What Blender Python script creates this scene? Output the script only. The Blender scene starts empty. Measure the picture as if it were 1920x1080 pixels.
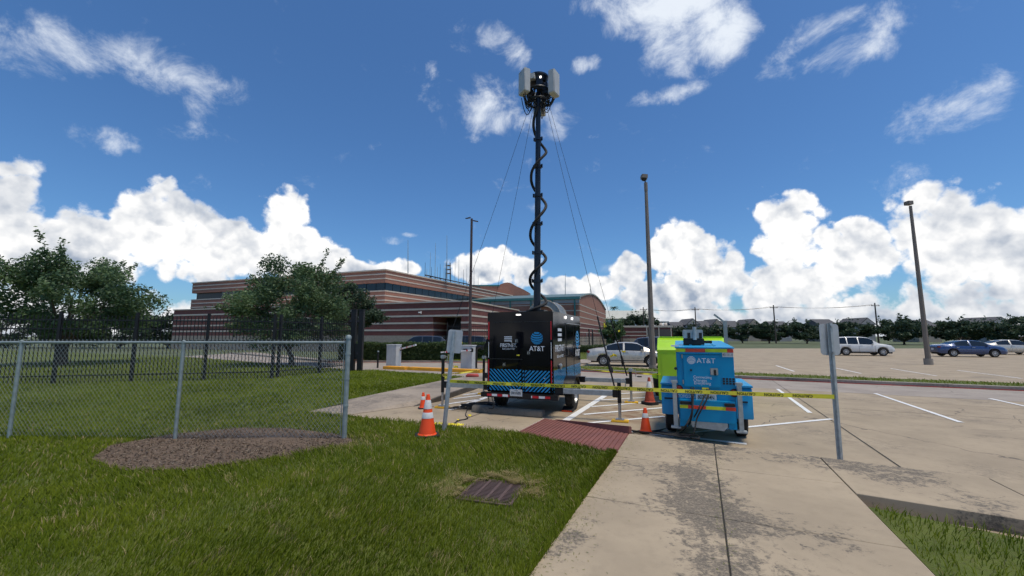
import bpy, bmesh, math, random
import numpy as np
from mathutils import Vector, Matrix

random.seed(7); RNG = np.random.default_rng(7)
sc = bpy.context.scene
R = math.radians

# ------------------------------------------------------------------ camera
FPX = 770.0; PITCH = math.atan(90 / FPX); EYE = 1.85
cam_d = bpy.data.cameras.new('camera'); cam = bpy.data.objects.new('camera', cam_d)
sc.collection.objects.link(cam)
cam_d.sensor_fit = 'HORIZONTAL'; cam_d.sensor_width = 36.0; cam_d.lens = 36.0 * FPX / 1920
cam_d.clip_start = 0.05; cam_d.clip_end = 5000
cam.location = (0, 0, EYE); cam.rotation_euler = (R(90) + PITCH, 0, 0)
sc.camera = cam

def ray(px, py):
    x = (px - 960) / FPX; y = -(py - 540) / FPX
    c, s = math.cos(PITCH), math.sin(PITCH)
    return Vector((x, c - s * y, s + c * y))
def ground(px, py, z=0.0):
    r = ray(px, py); t = (z - EYE) / r.z
    return Vector((r.x * t, r.y * t, z))
def at(px, py, Y):
    r = ray(px, py); t = Y / r.y
    return Vector((r.x * t, Y, EYE + r.z * t))

# ------------------------------------------------------------------ light
SUN_EL, SUN_AZ = R(73), R(125)
sv = Vector((math.sin(SUN_AZ) * math.cos(SUN_EL), math.cos(SUN_AZ) * math.cos(SUN_EL), math.sin(SUN_EL)))
sd = bpy.data.lights.new('sun', 'SUN'); sun = bpy.data.objects.new('sun', sd); sc.collection.objects.link(sun)
sd.energy = 1.9; sd.angle = R(18); sd.color = (1.0, 0.89, 0.72)
sun.rotation_euler = sv.to_track_quat('Z', 'Y').to_euler(); sun.location = (20, 20, 60)
sc.view_settings.view_transform = 'Standard'; sc.view_settings.look = 'None'
sc.view_settings.exposure = 0.68; sc.view_settings.gamma = 1.0
sc.render.engine = 'CYCLES'
sc.cycles.use_denoising = True
sc.cycles.max_bounces = 6; sc.cycles.diffuse_bounces = 3; sc.cycles.glossy_bounces = 3
sc.cycles.transparent_max_bounces = 8
sc.cycles.use_adaptive_sampling = True; sc.cycles.adaptive_threshold = 0.03

class NT:
    """small helper for node trees"""
    def __init__(s, tree): s.t = tree
    def n(s, typ, **kw):
        nd = s.t.nodes.new(typ)
        for k, v in kw.items(): setattr(nd, k, v)
        return nd
    def link(s, a, b): s.t.links.new(a, b)
    def put(s, sock, v):
        if hasattr(v, 'is_output') or isinstance(v, bpy.types.NodeSocket): s.link(v, sock)
        else: sock.default_value = v
    def m(s, op, a, b=None, c=None, clamp=False):
        nd = s.n('ShaderNodeMath', operation=op); nd.use_clamp = clamp
        s.put(nd.inputs[0], a)
        if b is not None: s.put(nd.inputs[1], b)
        if c is not None: s.put(nd.inputs[2], c)
        return nd.outputs[0]
    def noise(s, vec, scale, detail=5, rough=0.55, dist=0.0):
        nd = s.n('ShaderNodeTexNoise'); s.put(nd.inputs['Vector'], vec)
        nd.inputs['Scale'].default_value = scale; nd.inputs['Detail'].default_value = detail
        nd.inputs['Roughness'].default_value = rough; nd.inputs['Distortion'].default_value = dist
        return nd.outputs['Fac']
    def ramp(s, v, lo, hi, a=0.0, b=1.0, smooth=True):
        nd = s.n('ShaderNodeMapRange'); nd.interpolation_type = 'SMOOTHSTEP' if smooth else 'LINEAR'
        s.put(nd.inputs[0], v); nd.inputs[1].default_value = lo; nd.inputs[2].default_value = hi
        nd.inputs[3].default_value = a; nd.inputs[4].default_value = b
        return nd.outputs[0]
    def mix(s, f, a, b):
        nd = s.n('ShaderNodeMix', data_type='RGBA'); s.put(nd.inputs[0], f)
        for sock, v in ((nd.inputs[6], a), (nd.inputs[7], b)):
            if isinstance(v, (tuple, list)): v = tuple(v) + (1.0,) if len(v) == 3 else tuple(v)
            s.put(sock, v)
        return nd.outputs[2]

# ------------------------------------------------------------------ sky with clouds (all in world directions)
world = bpy.data.worlds.new('World'); sc.world = world; world.use_nodes = True
wt = world.node_tree; wt.nodes.clear(); W = NT(wt)
def az_el(px, py):
    r = ray(px, py).normalized(); return math.atan2(r.x, r.y), math.asin(r.z)
def build_sky():
    sky = W.n('ShaderNodeTexSky', sky_type='NISHITA'); sky.sun_disc = False
    sky.sun_elevation = SUN_EL; sky.sun_rotation = SUN_AZ; sky.air_density = 1.0; sky.dust_density = 0.8; sky.ozone_density = 2.5
    hs = W.n('ShaderNodeHueSaturation'); hs.inputs['Saturation'].default_value = SKY_SAT; hs.inputs['Value'].default_value = 1.0
    W.link(sky.outputs[0], hs.inputs['Color'])
    tint = W.n('ShaderNodeMix', data_type='RGBA', blend_type='MULTIPLY'); tint.inputs[0].default_value = 1.0
    W.link(hs.outputs[0], tint.inputs[6]); tint.inputs[7].default_value = SKY_TINT
    tc = W.n('ShaderNodeTexCoord'); d = tc.outputs['Generated']
    sep = W.n('ShaderNodeSeparateXYZ'); W.link(d, sep.inputs[0])
    x, y, z = sep.outputs
    az = W.m('ARCTAN2', x, y); el = W.m('ARCSINE', z)
    def field(blobs, base=None):
        cur = base
        for (px, py, rx, ry, k) in blobs:
            a, e = az_el(px, py)
            a2, _ = az_el(px + rx, py); _, e2 = az_el(px, py - ry)
            da = W.m('MULTIPLY', W.m('SUBTRACT', az, a), 1 / max(abs(a2 - a), .004))
            de = W.m('MULTIPLY', W.m('SUBTRACT', el, e), 1 / max(abs(e2 - e), .004))
            q = W.m('MULTIPLY_ADD', W.m('MULTIPLY_ADD', da, da, W.m('MULTIPLY', de, de)), -k, k)
            cur = q if cur is None else W.m('MAXIMUM', cur, q)
        return cur
    # --- cumulus bank above the horizon
    bank = [(540, 440, 55, 85, .5), (590, 490, 70, 45, .5), (690, 515, 80, 28, .5), (760, 505, 30, 20, .4), (868, 500, 30, 24, .4),
            (905, 500, 40, 38, .55), (945, 500, 36, 36, .55), (985, 508, 34, 34, .55), (1045, 540, 50, 20, .4),
            (1130, 540, 50, 26, .5), (1180, 515, 38, 36, .5), (1268, 465, 56, 52, .6), (1320, 495, 55, 52, .5), (1372, 510, 30, 50, .5), (1260, 555, 150, 42, .55), (1450, 540, 120, 50, .5),
            (420, 470, 110, 70, .5), (300, 430, 90, 95, .5), (150, 470, 130, 80, .5), (20, 420, 80, 120, .5),
            (1480, 440, 80, 90, .5), (1600, 480, 100, 70, .5), (1760, 430, 120, 110, .5), (1900, 470, 90, 80, .5)]
    base = W.m('MULTIPLY_ADD', el, -7.5, .62)
    fb = W.m('ADD', field(bank, base), .10)
    n1 = W.noise(d, 11, 9, .60, .15)
    wn = W.n('ShaderNodeTexNoise'); W.link(d, wn.inputs['Vector']); wn.inputs['Scale'].default_value = 22; wn.inputs['Detail'].default_value = 5
    wv = W.n('ShaderNodeVectorMath', operation='MULTIPLY_ADD'); W.link(wn.outputs['Color'], wv.inputs[0]); wv.inputs[1].default_value = (.05, .05, .05); W.link(d, wv.inputs[2])
    wv2 = W.n('ShaderNodeVectorMath', operation='ADD'); W.link(wv.outputs[0], wv2.inputs[0]); wv2.inputs[1].default_value = (.006, -.004, .012)
    vor = W.n('ShaderNodeTexVoronoi'); vor.inputs['Scale'].default_value = 30; W.link(wv.outputs[0], vor.inputs['Vector'])
    puff = W.m('MULTIPLY_ADD', vor.outputs['Distance'], -.50, .22)
    db = W.m('ADD', W.m('MULTIPLY_ADD', W.m('SUBTRACT', n1, .5), 1.35, fb), puff)
    ab = W.ramp(db, 0.0, .24)
    # keep the bank out of the zenith
    ab = W.m('MULTIPLY', ab, W.ramp(el, .62, .42))
    vo2 = W.n('ShaderNodeTexVoronoi', feature='F1'); vo2.inputs['Scale'].default_value = 34; W.link(wv.outputs[0], vo2.inputs['Vector'])
    vo3 = W.n('ShaderNodeTexVoronoi', feature='F1'); vo3.inputs['Scale'].default_value = 34; W.link(wv2.outputs[0], vo3.inputs['Vector'])
    rel = W.m('MULTIPLY', W.m('SUBTRACT', vo3.outputs['Distance'], vo2.outputs['Distance']), .40)
    o4 = W.n('ShaderNodeVectorMath', operation='ADD'); W.link(d, o4.inputs[0]); o4.inputs[1].default_value = (.012, -.008, .030)
    nA = W.noise(d, 9, 5, .58); nB = W.noise(o4.outputs[0], 9, 4, .58)
    lit = W.m('ADD', W.m('MULTIPLY_ADD', W.m('SUBTRACT', nA, nB), 2.4, .80), rel)
    thick = W.ramp(db, .15, 1.1)
    n3 = W.noise(d, 5, 3, .5)
    lit = W.m('SUBTRACT', lit, W.m('MULTIPLY', W.m('MULTIPLY', thick, W.ramp(n3, .38, .62)), .72))
    lowg = W.ramp(el, .20, .02)
    lit = W.m('SUBTRACT', lit, W.m('MULTIPLY', lowg, .22), None, True)
    cb = W.mix(lit, (.30, .36, .46), (1.0, .985, .96))
    # --- thin torn cloud higher up
    high = [(1275, -10, 180, 90, 1.3), (1275, 85, 80, 70, 1.1), (1345, 60, 80, 85, 1.3), (1150, -10, 90, 40, .6), (1250, 178, 70, 20, .7),
            (935, 75, 34, 34, .5), (965, 100, 30, 34, .55), (930, 190, 62, 44, .75), (960, 222, 90, 36, .8), (912, 165, 34, 36, .55), (1040, 240, 50, 26, .45),
            (1104, 120, 34, 17, .6), (1113, 256, 15, 6, .4), (811, 132, 12, 14, .3), (1045, 200, 16, 10, .35),
            (884, 222, 18, 8, .3), (765, 440, 14, 4, .3), (740, 450, 18, 7, .3), (1140, 505, 12, 9, .25),
            (1560, 90, 150, 55, .5), (1780, 210, 120, 60, .5), (330, 150, 140, 50, .42), (80, 90, 130, 60, .5), (200, 260, 60, 20, .3)]
    fh = field(high)
    sq = W.n('ShaderNodeMapping'); sq.inputs['Scale'].default_value = (1, 1, 1.25); W.link(d, sq.inputs['Vector'])
    h1 = W.noise(sq.outputs[0], 11, 9, .66, .35)
    h2 = W.noise(sq.outputs[0], 5, 3, .5, .2)
    # a faint chance of torn cloud anywhere in the sky
    fh = W.m('MAXIMUM', fh, W.m('MULTIPLY_ADD', h2, 1.2, -1.12))
    dh = W.m('MULTIPLY_ADD', W.m('SUBTRACT', h1, .50), 4.0, fh)
    ah = W.m('MULTIPLY', W.ramp(dh, -.1, 1.6), .95)
    ah = W.m('MULTIPLY', ah, W.ramp(el, .10, .22))
    al = W.m('MAXIMUM', ab, ah)
    colr = W.mix(ab, (.74, .79, .86), cb)
    b1 = W.n('ShaderNodeBackground'); W.link(tint.outputs[2], b1.inputs[0]); b1.inputs[1].default_value = SKY_STR
    b2 = W.n('ShaderNodeBackground'); W.link(colr, b2.inputs[0]); b2.inputs[1].default_value = CLOUD_STR
    mx = W.n('ShaderNodeMixShader'); W.link(al, mx.inputs[0]); W.link(b1.outputs[0], mx.inputs[1]); W.link(b2.outputs[0], mx.inputs[2])
    out = W.n('ShaderNodeOutputWorld'); W.link(mx.outputs[0], out.inputs[0])
SKY_STR, CLOUD_STR, SKY_SAT, SKY_TINT = 0.077, 0.72, 1.05, (.53, .79, 1.02, 1.0)
build_sky()
world.cycles.sampling_method = 'NONE'

# ------------------------------------------------------------------ materials
def newmat(name):
    m = bpy.data.materials.new(name); m.use_nodes = True; m.node_tree.nodes.clear()
    t = NT(m.node_tree); b = t.n('ShaderNodeBsdfPrincipled'); o = t.n('ShaderNodeOutputMaterial')
    t.link(b.outputs[0], o.inputs[0]); return m, t, b
def bumpnode(t, b, h, strength, dist=0.01):
    bn = t.n('ShaderNodeBump'); bn.inputs['Strength'].default_value = strength; bn.inputs['Distance'].default_value = dist
    t.link(h, bn.inputs['Height']); t.link(bn.outputs[0], b.inputs['Normal'])
def pm(name, col, rough=.6, metal=0, var=.12, sc_=5, bump=0, bsc=60, coat=0, dirt=None, dirt_amt=.5, rvar=.1, world_co=False, spec=None):
    m, t, b = newmat(name)
    if world_co: co = t.n('ShaderNodeNewGeometry').outputs['Position']
    else: co = t.n('ShaderNodeTexCoord').outputs['Object']
    n = t.noise(co, sc_, 6, .6)
    f = t.ramp(n, .3, .7)
    c = t.mix(f, tuple(x * (1 - var) for x in col), tuple(min(1, x * (1 + var)) for x in col))
    if dirt:
        n2 = t.noise(co, sc_ * .7, 8, .7)
        c = t.mix(t.m('MULTIPLY', t.ramp(n2, .5, .72), dirt_amt), c, dirt)
    t.link(c, b.inputs['Base Color'])
    t.link(t.ramp(n, .2, .8, max(0, rough - rvar * .5), min(1, rough + rvar * .5)), b.inputs['Roughness'])
    b.inputs['Metallic'].default_value = metal
    if spec is not None: b.inputs['Specular IOR Level'].default_value = spec
    if coat: b.inputs['Coat Weight'].default_value = coat; b.inputs['Coat Roughness'].default_value = .04
    if bump: bumpnode(t, b, t.noise(co, bsc, 4, .6), bump)
    return m
def geo_noise(t): return t.n('ShaderNodeNewGeometry').outputs['Position']
def concrete(name, col, mildew=0.0, rust=False, speck=.12, mild_lo=.52, mild_hi=.62, dark=(.05, .048, .045), big=.55, joint=0.0, cracks=False):
    m, t, b = newmat(name); p = geo_noise(t)
    n = t.noise(p, .9, 6, .6); fine = t.noise(p, 120, 3, .6); mid = t.noise(p, 9, 5, .6)
    c = t.mix(t.ramp(n, .3, .7), tuple(x * .86 for x in col), tuple(x * 1.1 for x in col))
    c = t.mix(t.m('MULTIPLY', t.ramp(mid, .45, .75), .35), c, tuple(x * .72 for x in col))
    c = t.mix(t.m('MULTIPLY', t.ramp(fine, .35, .7), speck), c, tuple(x * .45 for x in col))
    if mildew:
        a = t.noise(p, big, 3, .5); w = t.noise(p, 7.0, 8, .72, .7); w2 = t.noise(p, 26, 5, .7, .4)
        s = t.m('ADD', t.m('MULTIPLY', a, 1.0), t.m('ADD', t.m('MULTIPLY', w, .75), t.m('MULTIPLY', w2, .35)))
        if joint:  # run-off stain that follows the long joint of the walk
            dt = t.n('ShaderNodeVectorMath', operation='DOT_PRODUCT'); t.link(p, dt.inputs[0]); dt.inputs[1].default_value = (math.cos(R(24.5)), -math.sin(R(24.5)), 0)
            q = t.m('SUBTRACT', dt.outputs['Value'], .11 * math.cos(R(24.5)) - 3.15 * math.sin(R(24.5)) + 1.22)
            s = t.m('ADD', s, t.m('MULTIPLY', t.ramp(t.m('ABSOLUTE', q), .55, .0), joint))
        k = t.m('MULTIPLY', t.ramp(s, mild_lo * 2.1, mild_hi * 2.1), t.ramp(t.noise(p, 38, 6, .75, .6), .30, .60, .25, 1.0))
        c = t.mix(t.m('MULTIPLY', k, mildew), c, dark)
    if cracks:
        vc_ = t.n('ShaderNodeTexVoronoi', feature='DISTANCE_TO_EDGE'); vc_.inputs['Scale'].default_value = .32
        wob = t.n('ShaderNodeTexNoise'); t.link(p, wob.inputs['Vector']); wob.inputs['Scale'].default_value = 2.5; wob.inputs['Detail'].default_value = 6
        ad = t.n('ShaderNodeVectorMath', operation='MULTIPLY_ADD'); t.link(wob.outputs['Color'], ad.inputs[0]); ad.inputs[1].default_value = (.35, .35, .35); t.link(p, ad.inputs[2]); t.link(ad.outputs[0], vc_.inputs['Vector'])
        kc = t.m('MULTIPLY', t.ramp(vc_.outputs['Distance'], .0045, .0015), t.ramp(t.noise(p, .5, 2, .5), .46, .60))
        c = t.mix(t.m('MULTIPLY', kc, .7), c, (.06, .05, .042))
        oil = t.m('MULTIPLY', t.ramp(t.noise(p, 1.3, 3, .5), .62, .74), t.ramp(t.noise(p, 14, 5, .7), .35, .65))
        c = t.mix(t.m('MULTIPLY', oil, .55), c, (.075, .062, .05))
    if rust:
        g = ground(1185, 775); d = t.n('ShaderNodeVectorMath', operation='DISTANCE'); t.link(p, d.inputs[0]); d.inputs[1].default_value = g
        k = t.m('MULTIPLY', t.ramp(d.outputs['Value'], 1.7, .3), t.ramp(t.noise(p, 2.2, 6, .65, .5), .42, .62))
        c = t.mix(t.m('MULTIPLY', k, .75), c, (.17, .075, .03))
    t.link(c, b.inputs['Base Color']); b.inputs['Roughness'].default_value = .85
    bumpnode(t, b, t.m('ADD', t.m('MULTIPLY', fine, .5), mid), .25, .006)
    return m
def brick(name, c1, c2, mortar, scale=1.0):
    m, t, b = newmat(name); tc = t.n('ShaderNodeTexCoord'); s = t.n('ShaderNodeSeparateXYZ'); t.link(tc.outputs['Object'], s.inputs[0])
    cx = t.n('ShaderNodeCombineXYZ'); t.link(t.m('ADD', s.outputs[0], s.outputs[1]), cx.inputs[0]); t.link(s.outputs[2], cx.inputs[1])
    br = t.n('ShaderNodeTexBrick'); t.link(cx.outputs[0], br.inputs['Vector'])
    br.inputs['Color1'].default_value = c1 + (1,); br.inputs['Color2'].default_value = c2 + (1,); br.inputs['Mortar'].default_value = mortar + (1,)
    br.inputs['Scale'].default_value = scale; br.inputs['Brick Width'].default_value = .30; br.inputs['Row Height'].default_value = .10
    br.inputs['Mortar Size'].default_value = .011; br.inputs['Mortar Smooth'].default_value = .2
    n = t.noise(cx.outputs[0], .5, 6, .65)
    c = t.mix(t.m('MULTIPLY', t.ramp(n, .35, .7), .25), br.outputs[0], tuple(x * .7 for x in c1))
    t.link(c, b.inputs['Base Color']); b.inputs['Roughness'].default_value = .85
    bumpnode(t, b, br.outputs['Fac'], -.3, .01)
    return m
def leafmat(name, a, bb, rough=.5):
    m, t, b = newmat(name); at_ = t.n('ShaderNodeAttribute', attribute_name='tint')
    c = t.mix(at_.outputs['Fac'], a, bb); t.link(c, b.inputs['Base Color']); b.inputs['Roughness'].default_value = rough
    b.inputs['Specular IOR Level'].default_value = .3
    o = [x for x in t.t.nodes if x.type == 'OUTPUT_MATERIAL'][0]
    tr = t.n('ShaderNodeBsdfTranslucent'); t.link(c, tr.inputs[0]); mx = t.n('ShaderNodeMixShader'); mx.inputs[0].default_value = .25
    t.link(b.outputs[0], mx.inputs[1]); t.link(tr.outputs[0], mx.inputs[2]); t.link(mx.outputs[0], o.inputs[0])
    return m
def grassmat(name):
    m, t, b = newmat(name); at_ = t.n('ShaderNodeAttribute', attribute_name='tint'); p = geo_noise(t)
    n = t.noise(p, 1.6, 4, .6)
    c = t.mix(t.ramp(n, .35, .65), (.122, .168, .010), (.178, .218, .016))
    c = t.mix(t.ramp(at_.outputs['Fac'], 0, .8), t.mix(.6, c, (.066, .098, .010)), c)
    c = t.mix(t.ramp(at_.outputs['Fac'], .86, .95), c, (.36, .29, .14))
    t.link(c, b.inputs['Base Color']); b.inputs['Roughness'].default_value = .6; b.inputs['Specular IOR Level'].default_value = .08
    o = [x for x in t.t.nodes if x.type == 'OUTPUT_MATERIAL'][0]
    tr = t.n('ShaderNodeBsdfTranslucent'); t.link(c, tr.inputs[0]); mx = t.n('ShaderNodeMixShader'); mx.inputs[0].default_value = .3
    t.link(b.outputs[0], mx.inputs[1]); t.link(tr.outputs[0], mx.inputs[2]); t.link(mx.outputs[0], o.inputs[0])
    return m
def soilmat(name):
    m, t, b = newmat(name); p = geo_noise(t)
    n = t.noise(p, 2.0, 6, .6); f = t.noise(p, 45, 5, .7)
    c = t.mix(t.ramp(n, .35, .65), (.080, .112, .012), (.120, .150, .020))
    c = t.mix(t.m('MULTIPLY', t.ramp(f, .45, .65), .45), c, (.085, .070, .030))
    t.link(c, b.inputs['Base Color']); b.inputs['Roughness'].default_value = .95
    bumpnode(t, b, f, .6, .03); return m

M = {}
M['concrete'] = concrete('lot_concrete', (.375, .30, .205), .6, True, mild_lo=.53, mild_hi=.66, cracks=True)
M['drive'] = concrete('drive_concrete', (.35, .30, .25), .5, mild_lo=.52, mild_hi=.66, cracks=True)
M['walk'] = concrete('walk_concrete', (.405, .325, .222), .80, mild_lo=.515, mild_hi=.575, big=.75, joint=.055)
M['walk2'] = concrete('walk_concrete_grey', (.37, .305, .235), .7, mild_lo=.46, mild_hi=.60)
M['kerb'] = concrete('kerb_concrete', (.33, .29, .24), .8, mild_lo=.46, mild_hi=.62)
M['stop'] = concrete('stop_concrete', (.20, .17, .13), .8, mild_lo=.47, mild_hi=.62, big=3)
M['kerbface'] = concrete('stained_shaded_kerb_face', (.115, .095, .075), .8, mild_lo=.42, mild_hi=.6, big=2)  # staining and the shade on the kerb face, both put into this dark colour
M['seal'] = pm('joint_filler', (.035, .032, .028), .9, world_co=True)
M['paint'] = pm('white_line_paint', (.80, .80, .78), .6, 0, .05, 3, dirt=(.45, .40, .34), dirt_amt=.35, world_co=True)
M['redpaint'] = pm('red_kerb_paint', (.42, .06, .05), .7, 0, .2, 3, dirt=(.3, .2, .16), world_co=True)
M['yellowpaint'] = pm('yellow_kerb_paint', (.75, .36, .02), .6, 0, .1, 2, dirt=(.45, .25, .05), dirt_amt=.35, world_co=True)
M['ramp'] = pm('red_ramp_paint', (.215, .082, .066), .75, 0, .13, 4, .15, 90, dirt=(.13, .05, .04), dirt_amt=.45, world_co=True)
M['soil'] = soilmat('lawn_soil'); M['grass'] = grassmat('grass_blades')
M['mulchbase'] = pm('mulch_soil', (.13, .09, .06), .95, 0, .35, 14, .8, 40, world_co=True)
M['brick_dark'] = brick('maroon_brick', (.150, .034, .028), (.195, .052, .042), (.19, .12, .10))
M['brick_tan'] = brick('brown_brick', (.315, .128, .082), (.37, .16, .105), (.30, .19, .14))
M['stone'] = pm('cream_stone_band', (.53, .465, .385), .8, 0, .08, 1.2, .15, 30)
M['rough_stone'] = pm('split_face_stone', (.34, .285, .225), .9, 0, .22, 9, .9, 12)
M['roofteal'] = pm('grey_green_roof', (.15, .22, .21), .5, .2, .08, 1)
M['teal'] = pm('teal_metal', (.045, .18, .17), .4, .3, .1, 2)
M['roofgrey'] = pm('grey_metal_roof', (.25, .27, .27), .45, .5, .08, 1)
M['galv'] = pm('galvanised_steel', (.40, .43, .43), .45, .45, .15, 12, .05, 80)
M['galvdull'] = pm('dull_galvanised', (.30, .35, .34), .55, .35, .15, 9, .05, 60)
M['steel'] = pm('bright_steel', (.42, .42, .41), .36, .7, .1, 14)
M['glassdark'] = pm('dark_window_glass', (.012, .018, .026), .06, 0, .1, .3, rvar=.02)
M['black'] = pm('black_painted_metal', (.012, .012, .014), .35, .2, .2, 5)
M['blackmatt'] = pm('black_rubber', (.014, .014, .014), .75, 0, .2, 12, .1, 50)
M['tyre'] = pm('tyre_rubber', (.018, .017, .016), .8, 0, .25, 10, .2, 70)
M['trailer_black'] = pm('gloss_black_paint', (.0025, .003, .006), .07, 0, .15, 2, rvar=.03, spec=.22)
M['trailer_trim'] = pm('black_trim', (.008, .009, .012), .35, 0, .1, 3)
M['navy'] = pm('dark_navy_mast', (.012, .018, .028), .35, .3, .2, 4)
M['white'] = pm('white_paint', (.78, .78, .76), .45, 0, .05, 2)
M['cabinet'] = pm('cabinet_grey_white', (.52, .53, .52), .5, 0, .06, 3, dirt=(.3, .29, .26), dirt_amt=.3)
M['signback'] = pm('sign_back_aluminium', (.46, .47, .47), .45, .35, .08, 6, dirt=(.25, .25, .24), dirt_amt=.35)
M['vinyl_white'] = pm('white_vinyl', (.88, .88, .88), .45, 0, .03, 4)
M['vinyl_grey'] = pm('pale_grey_vinyl', (.70, .73, .76), .5, 0, .03, 4)
M['vinyl_blue'] = pm('blue_vinyl', (.006, .27, .56), .4, 0, .05, 4)
M['red_reflect'] = pm('red_reflector', (.62, .012, .025), .35, 0, .1, 20)
M['white_reflect'] = pm('white_reflector', (.85, .85, .83), .4, 0, .06, 20)
M['yellow'] = pm('yellow_plastic', (.78, .46, .02), .5, 0, .1, 6, dirt=(.3, .2, .06), dirt_amt=.4)
M['tape'] = pm('yellow_tape', (1.0, .84, .06), .45, 0, .06, 6)
M['ink'] = pm('black_ink', (.015, .014, .012), .6)
M['orange'] = pm('cone_orange', (1.0, .085, .010), .5, 0, .03, 5, dirt=(.85, .07, .012), dirt_amt=.4)
M['orange_old'] = pm('cone_orange_dirty', (.42, .065, .03), .7, 0, .25, 9, dirt=(.12, .04, .03), dirt_amt=.7)
M['collar'] = pm('cone_collar', (.62, .62, .60), .5, 0, .08, 8, dirt=(.35, .34, .33), dirt_amt=.6)
M['gen_blue'] = pm('generator_blue', (.002, .265, .50), .35, 0, .06, 2, dirt=(.02, .17, .33), dirt_amt=.35, spec=.25)
M['gen_lit'] = pm('generator_sunlit_blue', (.015, .31, .58), .45, 0, .06, 2)  # lighter copy of the blue, overhead light on roof and fenders put into colour
M['lime'] = pm('lime_paint', (.40, .70, .02), .4, 0, .06, 1.5, coat=.3)
M['hazard_yellow'] = pm('hazard_yellow', (.62, .66, .02), .4); M['hazard_red'] = pm('hazard_red', (.78, .06, .02), .4)
M['plate'] = pm('plate_white', (.60, .62, .62), .45, 0, .06, 8)
M['antenna'] = pm('antenna_plastic', (.44, .45, .44), .55, 0, .06, 4)
M['pole_tan'] = pm('pole_tan_paint', (.19, .16, .13), .6, .1, .1, 3)
M['pole_brown'] = pm('pole_brown_paint', (.075, .05, .045), .55, .1, .1, 3)
M['wood'] = pm('weathered_wood', (.10, .08, .062), .9, 0, .2, 4)
M['bark'] = pm('bark', (.09, .07, .055), .95, 0, .3, 6, .8, 18)
M['redlens'] = pm('red_lens', (.20, .004, .012), .15, 0, .1, 5, coat=.5)
M['alloy'] = pm('alloy_spokes', (.55, .55, .54), .35, .15, .05, 8)
M['rim'] = pm('wheel_rim', (.45, .46, .47), .3, .8, .1, 8)
M['iron'] = pm('black_iron_fence', (.010, .010, .012), .5, .2, .15, 4)
M['rusty'] = pm('rusty_steel', (.16, .07, .04), .8, .2, .3, 9)
M['leaf_oak'] = leafmat('oak_leaves', (.055, .100, .050), (.14, .21, .085))
M['leaf_dark'] = leafmat('dark_leaves', (.030, .055, .034), (.070, .11, .055))
M['leaf_far'] = leafmat('far_leaves', (.035, .062, .036), (.075, .115, .060))
M['leaf_hedge'] = leafmat('hedge_leaves', (.032, .058, .018), (.10, .145, .045))
M['mulch'] = leafmat('mulch_chips', (.09, .06, .04), (.36, .29, .21), .9)
M['asphalt'] = pm('asphalt', (.06, .06, .062), .9, 0, .2, 3, .3, 90, world_co=True)
M['far_ground'] = pm('far_ground', (.10, .12, .055), .95, 0, .25, .15, world_co=True)

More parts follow.
